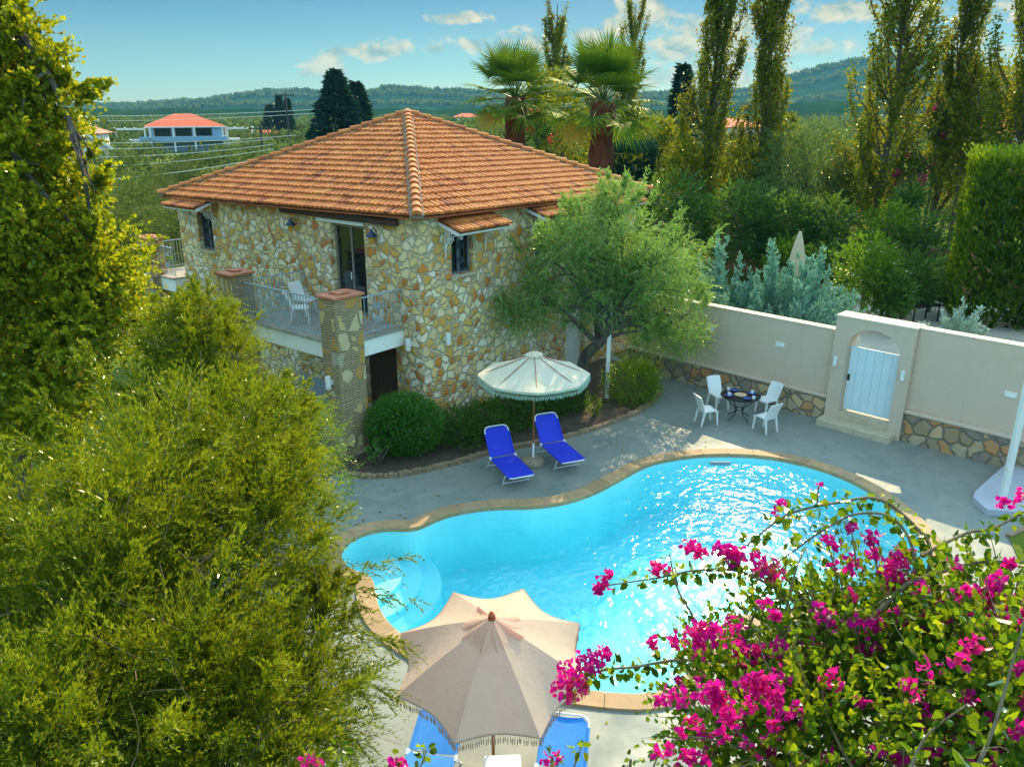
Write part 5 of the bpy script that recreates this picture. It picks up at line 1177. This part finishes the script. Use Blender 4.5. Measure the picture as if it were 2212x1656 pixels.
for u0, u1, v0, v1, k in [(1500, 1700, 1350, 1420, 15), (1640, 1960, 1290, 1350, 10), (1420, 1560, 1490, 1640, 12), (1540, 1760, 1480, 1656, 9), (1700, 2000, 1390, 1500, 6), (2020, 2212, 1290, 1400, 7), (1900, 2212, 1450, 1640, 9), (1580, 1660, 1440, 1500, 5)]:
    for _ in range(k): cl.append((A(random.uniform(u0, u1), random.uniform(v0, v1), 3.35 if v0 < 1430 else 2.85), random.uniform(.018, .055), random.randint(8, 28)))
bp, bd_ = in_blobs(bb, 260, .85)
for p_, d_ in zip(bp, bd_):
    if d_[1] < .5: cl.append((Vector(p_+d_*.06), random.uniform(.015, .06), random.randint(8, 32)))
bougain('bougainvillea', 'big magenta bougainvillea with arching stems filling the lower right foreground', base, stems, bb, 2500, cl)
for u, v, nm, n in ((668, 1648, 'at the bottom edge left of the near parasol', 34), (855, 1650, 'poking up over the left bright blue lounger', 40), (1190, 1645, 'poking up over the right bright blue lounger', 22), (1360, 1652, 'at the bottom edge below the pool coping', 0)):
    e = A(u, v, 3.4); b_ = (e.x-.05, 3.15, 0); e2 = A(u+60, v-30, 3.45)
    bougain('bougainvillea_sprig', 'small bougainvillea sprig '+nm, b_, [([b_, (e.x-.1, 3.2, 2.4), (e.x, 3.4, e.z-.25), tuple(e)], .014, 9), ([(e.x-.03, 3.3, e.z-.4), tuple(e2-Vector((0, 0, .05))), tuple(e2)], .005, 50)], [], 0, [(e, .06, n)] if n else [], .045)

# ---------------------------------------------------------------- background
def far_house(label, loc, rz, w_, d_, h, rise, wm, rm, name='house', base_name=True):
    r = thing(name, label, 'house', loc, rz); MB().box(-w_/2, -d_/2, -.1, w_/2, d_/2, h).build('wall', wm, r)
    e = .6; c = [(-w_/2-e, -d_/2-e, h), (w_/2+e, -d_/2-e, h), (w_/2+e, d_/2+e, h), (-w_/2-e, d_/2+e, h)]; k = min(w_, d_)*.46
    mb = MB(); mb.add(c+[(-w_/2+k, 0, h+rise), (w_/2-k, 0, h+rise)], [(0, 1, 5, 4), (1, 2, 5), (2, 3, 4, 5), (3, 0, 4), (3, 2, 1, 0)]); mb.build('roof', rm, r); return r
fh = far_house('distant two-storey villa with wide orange roof and dark veranda glazing', (-70.5, 180, 0), R(24), 14.5, 12, 5.0, 2.5, M['far_shaded'], M['tile_far'])
MB().box(-9.2, -8.8, 2.1, 7.6, -6.0, 3.0).build('balcony', M['far_shaded'], fh); MB().box(-7.9, -6.7, 4.75, 7.9, -5.9, 5.0).build('eaves_board', M['far_white'], fh)
for x in (-4.6, -.6, 3.4): f = MB().box(x-1.7, -6.06, 3.05, x+1.7, -6.001, 4.7).build('window', M['alu'], fh); MB().box(x-1.55, -6.1, 3.1, x+1.55, -6.07, 4.6).build('pane', M['darkglass'], f)
for x in (-7.0, -2.6, 1.4, 7.0): MB().box(x-.16, -8.6, .0, x+.16, -8.3, 4.76).build('column', M['far_white'], fh)
for x0_, x1_ in ((-13.5, -8.0), (8.0, 13.5)):
    mb = MB()
    for x in (x0_, x1_):
        for y in (-7.5, -3.5): mb.bar((x, y, 0), (x, y, 4.6), .3)
    for y in (-7.5, -3.5): mb.bar((x0_, y, 4.5), (x1_, y, 4.5), .3)
    for k in range(4): x = x0_+(x1_-x0_)*k/3; mb.bar((x, -7.8, 4.72), (x, -3.2, 4.72), .2)
    mb.box(x0_, -7.6, 2.1, x1_, -3.4, 2.5); mb.build('pergola', M['far_white'], fh)
def gable(label, loc, rz, w_, d_, h, rise, wm, rm):
    r = thing('house', label, 'house', loc, rz); mb = MB(); mb.add([(-w_/2, -d_/2, -.1), (w_/2, -d_/2, -.1), (w_/2, -d_/2, h), (0, -d_/2, h+rise), (-w_/2, -d_/2, h), (-w_/2, d_/2, -.1), (w_/2, d_/2, -.1), (w_/2, d_/2, h), (0, d_/2, h+rise), (-w_/2, d_/2, h)], [(0, 1, 2, 3, 4), (9, 8, 7, 6, 5), (1, 6, 7, 2), (5, 0, 4, 9)]); mb.build('wall', wm, r)
    mb = MB(); e = .5; zz_ = -e*rise/(w_/2)
    for s in (-1, 1):
        a, b = (s*(w_/2+e), h+zz_), (0, h+rise)
        v = [(a[0], -d_/2-e, a[1]), (b[0], -d_/2-e, b[1]), (b[0], d_/2+e, b[1]), (a[0], d_/2+e, a[1])]; v2 = [(x, y, z+.22) for x, y, z in v]; mb.add(v+v2, [(0, 1, 2, 3), (7, 6, 5, 4), (0, 4, 5, 1), (1, 5, 6, 2), (2, 6, 7, 3), (3, 7, 4, 0)])
    rf = mb.build('roof', rm, r); mb = MB()
    for s in (-1, 1): mb.bar((s*(w_/2+e), -d_/2-e-.06, h+zz_+.08), (0, -d_/2-e-.06, h+rise+.08), .12, .34)
    mb.build('barge_board', M['far_white'], rf); return r
gable('small white gabled house with orange roof half hidden by plane tree', (-58.4, 112, 0), R(40), 5.4, 7, 3.6, 1.7, M['far_white'], M['tile_far'])
far_house('tan hipped roof house behind the small white gabled house', (-66, 124, 0), R(10), 9, 8, 5.0, 1.9, M['far_white'], M['terracotta'])
far_house('low far house with orange roof right of the distant villa', (-57, 192, 0), R(15), 9, 6, 2.6, 1.2, M['far_white'], M['tile_far'])
for k, (u, Y, w_, nm) in enumerate([(2135, 140, 13, 'orange roofed house glimpsed between thin poplar and right edge'), (1572, 190, 11, 'small house glimpsed between the forked and slender poplars'), (1010, 420, 12, 'far small house on the plain left of the left palm')]):
    far_house(nm, (gx(u, Y), Y, 0), R(12), w_, 8, 4.6, 1.8, M['far_white'], M['tile_far'])
r = thing('field_wall', 'long low white wall at the foot of the utility pole far away', 'wall', (-56, 205, 0), R(4)); MB().box(0, 0, -.1, 26, .4, 2.3).build('rendered_wall', M['far_white'], r)
def conifer(label, base, ht, wd, n, group, flat=.1, leaf=.5):
    r = thing('conifer', label, 'tree', base, random.uniform(0, 6), group); MB().tube([(0, 0, -.05), (0, 0, ht*.95)], [.02*ht, .02], 8).build('trunk', L['bark'], r); z = rng.random(n)**1.1; a = rng.random(n)*6.283
    rad = wd*(1-z)**.75*(.35+.65*rng.random(n)**.5)*(1+.35*np.sin(a*3+z*9)*np.sin(z*14+a)); p = np.stack([rad*np.cos(a), rad*np.sin(a), ht*(.08+.92*z)], 1); d = norm(np.stack([np.cos(a), np.sin(a), np.full(n, flat)], 1)+rdir(n)*.45)
    lv = Leaves(); lv.blades(p, d, leaf*(.6+.8*rng.random(n)), leaf*.45, np.clip(rng.random(n)*.8+.2*z, 0, 1)); lv.build('crown', L['conifer'], r); return r
cg = 'dark conifers beyond the roof'
conifer('large dark conifer rising beyond the left roof slope, taller of the pair', (gx(738, 92), 92, 0), 12.3, 3.6, 5200, cg, -.05, .75); conifer('dark conifer right beside the larger one beyond the roof', (gx(778, 95), 95, 0), 11.2, 3.2, 4200, cg, -.05, .75)
conifer('dark conifer peeping out behind the forked poplar', (gx(1462, 75), 75, 0), 12.0, 1.7, 2000, cg, .1, .7)
conifer('dark cypress glimpsed behind the thin poplar', (gx(2062, 95), 95, 0), 14, 1.2, 1500, cg, 1.2, .6)
cy = 'distant cypresses by the utility pole'
for u, ht, wd, nm in ((596, 9.0, 3.0, 'broad distant cypress, left of the trio near utility pole'), (617, 11.2, 1.3, 'slim distant cypress, middle of the trio near utility pole'), (635, 10.5, 1.3, 'slim distant cypress right at the utility pole')): conifer(nm, (gx(u, 205), 205, 0), ht, wd, 1300, cy, 1.0, .9)
def upole(label, base, ht):
    r = thing('utility_pole', label, 'pole', base, .3, 'wooden utility poles'); MB().tube([(0, 0, -.05), (0, 0, ht)], [.17, .12], 8).build('post', M['polewood'], r); MB().bar((-1.5, 0, ht-.5), (1.5, 0, ht-.5), .16).build('crossarm', M['polewood'], r)
    for x in (-1.3, -.5, .5, 1.3): MB().lathe([(.05, 0), (.07, .1), (.03, .22), (0, .24)], (x, 0, ht-.42), 8).build('insulator', M['polewood'], r)
upole('tall utility pole with crossarm far beyond the left roof slope', (gx(632, 150), 150, 0), 11.2); upole('shorter utility pole just above the left roof edge', (gx(573, 105), 105, 0), 6.6)
for k, ((u0, v0), (u1, v1)) in enumerate([((150, 308), (640, 292)), ((150, 322), (590, 300)), ((150, 340), (590, 312)), ((150, 362), (590, 322)), ((150, 392), (590, 338))]):
    a, b = A(u0, v0, 92-k*5), A(u1, v1, 104-k*7); mb = MB().tube(curve(a, b, 16, .35), .03, 4); o = mb.build('overhead_cable', M['wire']); tag(o, ['topmost', 'second from top', 'middle', 'second from bottom', 'lowest'][k]+' of the five pale cables crossing in front of the distant villa', 'cable', 'overhead cables across the grove')
for k, (v0, v1) in enumerate(((250, 236), (262, 244))):
    a, b = A(60, v0, 150), A(690, v1, 170); o = MB().tube(curve(a, b, 16, .5), .045, 4).build('overhead_cable', M['wire']); tag(o, ['upper', 'lower'][k]+' of the two thin cables running above the distant villa roof', 'cable', 'overhead cables across the grove')
# near olives of the grove, single trees (shared meshes)
gro = 'olive trees of the grove behind the house'
base_o = None
spots = [(-19.0, 37, 5.2, 'nearest grove olive at left behind the far corner balcony'), (-16.6, 41.5, 4.8, 'grove olive directly left of house roof corner'), (-22.5, 46, 4.8, 'grove olive behind plane tree foliage edge'), (-18.2, 50, 4.6, 'grove olive seen over left roof eave'), (-14.6, 52, 4.2, 'grove olive above lower part of left roof slope'), (-25.5, 56, 4.6, 'grove olive right of lower plane tree foliage'), (-20.5, 60, 4.4, 'grove olive in the second row from the house'), (-15.8, 63, 4.2, 'grove olive just above the roof hip line'), (-29.5, 66, 4.4, 'grove olive below white gabled house'), (-24, 71, 4.2, 'grove olive below the overhead cables'), (-18, 74, 4.2, 'grove olive beneath lowest overhead cable'), (-33, 80, 4.4, 'grove olive in front of small white house'), (14.6, 55, 4.8, 'grove olive seen between the palms and forked poplar'), (22.5, 57, 4.6, 'grove olive between forked and slender poplars'), (27.5, 60, 4.6, 'grove olive right of slender poplar in the sunlit field'), (30, 53, 4.4, 'grove olive left of the wide golden poplar')]
for k, (x, y, s, nm) in enumerate(spots):
    if k == 0:
        bl = [(0, 0, .58, .42, .42, .30), (.22, .1, .5, .26, .26, .24), (-.24, -.05, .52, .26, .26, .22), (.02, -.2, .72, .24, .24, .2), (-.1, .2, .68, .24, .24, .2)]
        base_o = shoot_tree('olive_tree', nm, 'tree', (0, 0, 0), [(0, 0, 0), (.01, 0, .2), (0, .01, .36)], bl, 1500, 10, .13, .036, .3, L['grove'], L['bark_olive'], .025, .2, .3, .45, gro, n_l=1); base_o.location = (x, y, 0); base_o.scale = (s,)*3
    else: dup(base_o, (x, y, 0), k*1.3, nm, (s*1.15, s*1.15, s*random.uniform(.85, 1.05)))
# the rest of the grove reads as one mass
lv = Leaves(); pts = []
for _ in range(26000):
    y = 42+(640-42)*random.random()**1.5; x = random.uniform(-.75, .80)*y
    if y < 66 and -13 < x < 11: continue
    if y < 90 and (-.52*y < x < -.24*y) and y < 78: continue
    if y < 62 and x > 8: continue
    if -.475*y < x < -.31*y and 118 < y < 176 or (x+70)**2+(y-176)**2 < 13**2 or (x+57)**2+(y-108)**2 < 8**2: continue
    if y > 150 and random.random() < .25: continue
    sp = 6.6 if y < 200 else 9.5
    pts.append((x, y, sp))
cells = {}; keep = []
for x, y, sp in pts:
    key = (int(x//sp), int(y//sp), sp)
    if key in cells: continue
    cells[key] = 1; keep.append((x, y))
for x, y in keep:
    far = y > 200; n = 420 if y < 90 else 260 if y < 140 else 130 if not far else 46; rr = random.uniform(2.2, 3.3)*(1.5 if far else 1); ht = random.uniform(3.4, 5.2)
    c = np.array([x, y, ht*.5]); d = rdir(n); d[:, 2] = np.abs(d[:, 2])-.3*rng.random(n); r_ = .6+.4*rng.random(n)+.22*np.sin(d[:, 0]*6+x)*np.cos(d[:, 1]*5+y); p = c+d*np.array([rr, rr, ht*.5])*r_[:, None]
    sz = (.34 if y < 90 else .48 if y < 140 else .8 if not far else 1.7); lv.blades(p, rdir(n), sz*(.6+.8*rng.random(n)), sz*.6, np.clip(random.random()*.7+(rng.random(n)-.5)*.35, 0, 1), norm(d+rdir(n)*.6))
o = lv.build('olive_grove', L['grove']); struct(o, 'stuff'); o['label'] = 'olive grove covering the plain between the house and the hills'
# tree line on the hills
lv = Leaves(); hl = bpy.data.objects['hills'].data; hv = np.array([v.co[:] for v in hl.vertices]); n = 9000; i = rng.integers(150, 600, n); p = hv[i]+np.stack([rng.normal(size=n)*9, rng.normal(size=n)*14, np.zeros(n)], 1)
ls = hv[450:600]; m_ = 700; j = rng.integers(0, 149, m_); f = rng.random(m_)[:, None]; pr = ls[j]*(1-f)+ls[j+1]*f
for P_, hh in ((p, 7.0), (pr, 9.0)):
    k_ = len(P_); big_ = hh*(.4+.8*rng.random(k_)); 
    for q_ in range(5): lv.blades(P_+rdir(k_)*np.array([3, 2, 1.2]), norm(rdir(k_)*.7+np.array([0, 0, 1.0])), big_*1.0, big_*.7, rng.random(k_)*.6)
struct(lv.build('hill_woodland', L['grove']), 'stuff')

# a few fallen leaves on the terrace
lv = Leaves(); n = 260; px_ = rng.random(n)*12-3.5; py_ = rng.random(n)*13+7.5; ok = np.array([0]*n, bool)
pp2 = [(p.x, p.y) for p in offset(pool2, .35)]
def inside(x, y):
    c = False
    for (x1_, y1_), (x2_, y2_) in zip(pp2, pp2[1:]+pp2[:1]):
        if (y1_ > y) != (y2_ > y) and x < (x2_-x1_)*(y-y1_)/(y2_-y1_)+x1_: c = not c
    return c
k_ = [i for i in range(n) if not inside(px_[i], py_[i]) and (Vector((px_[i], py_[i], 0))-G0).dot(GN) > .8]
p = np.stack([px_[k_], py_[k_], np.full(len(k_), .006)], 1); a_ = rng.random(len(k_))*6.28; lv.broad(p, np.stack([np.cos(a_), np.sin(a_), np.full(len(k_), .12)], 1), .07, .04, rng.random(len(k_)), np.tile([[0, 0, 1.0]], (len(k_), 1)), .2, .1)
struct(lv.build('fallen_leaves', L['plane']), 'stuff')
# air between here and the hills
m, q = newmat('haze'); v = q.n('ShaderNodeVolumePrincipled', {'Color': (.20, .56, .72, 1), 'Density': HAZE, 'Anisotropy': 0.0}); q.t.links.new(v.outputs[0], q.out.inputs['Volume'])
struct(MB().box(-2700, -260, -2.6, 2700, 2700, 125).build('haze', m), 'stuff')
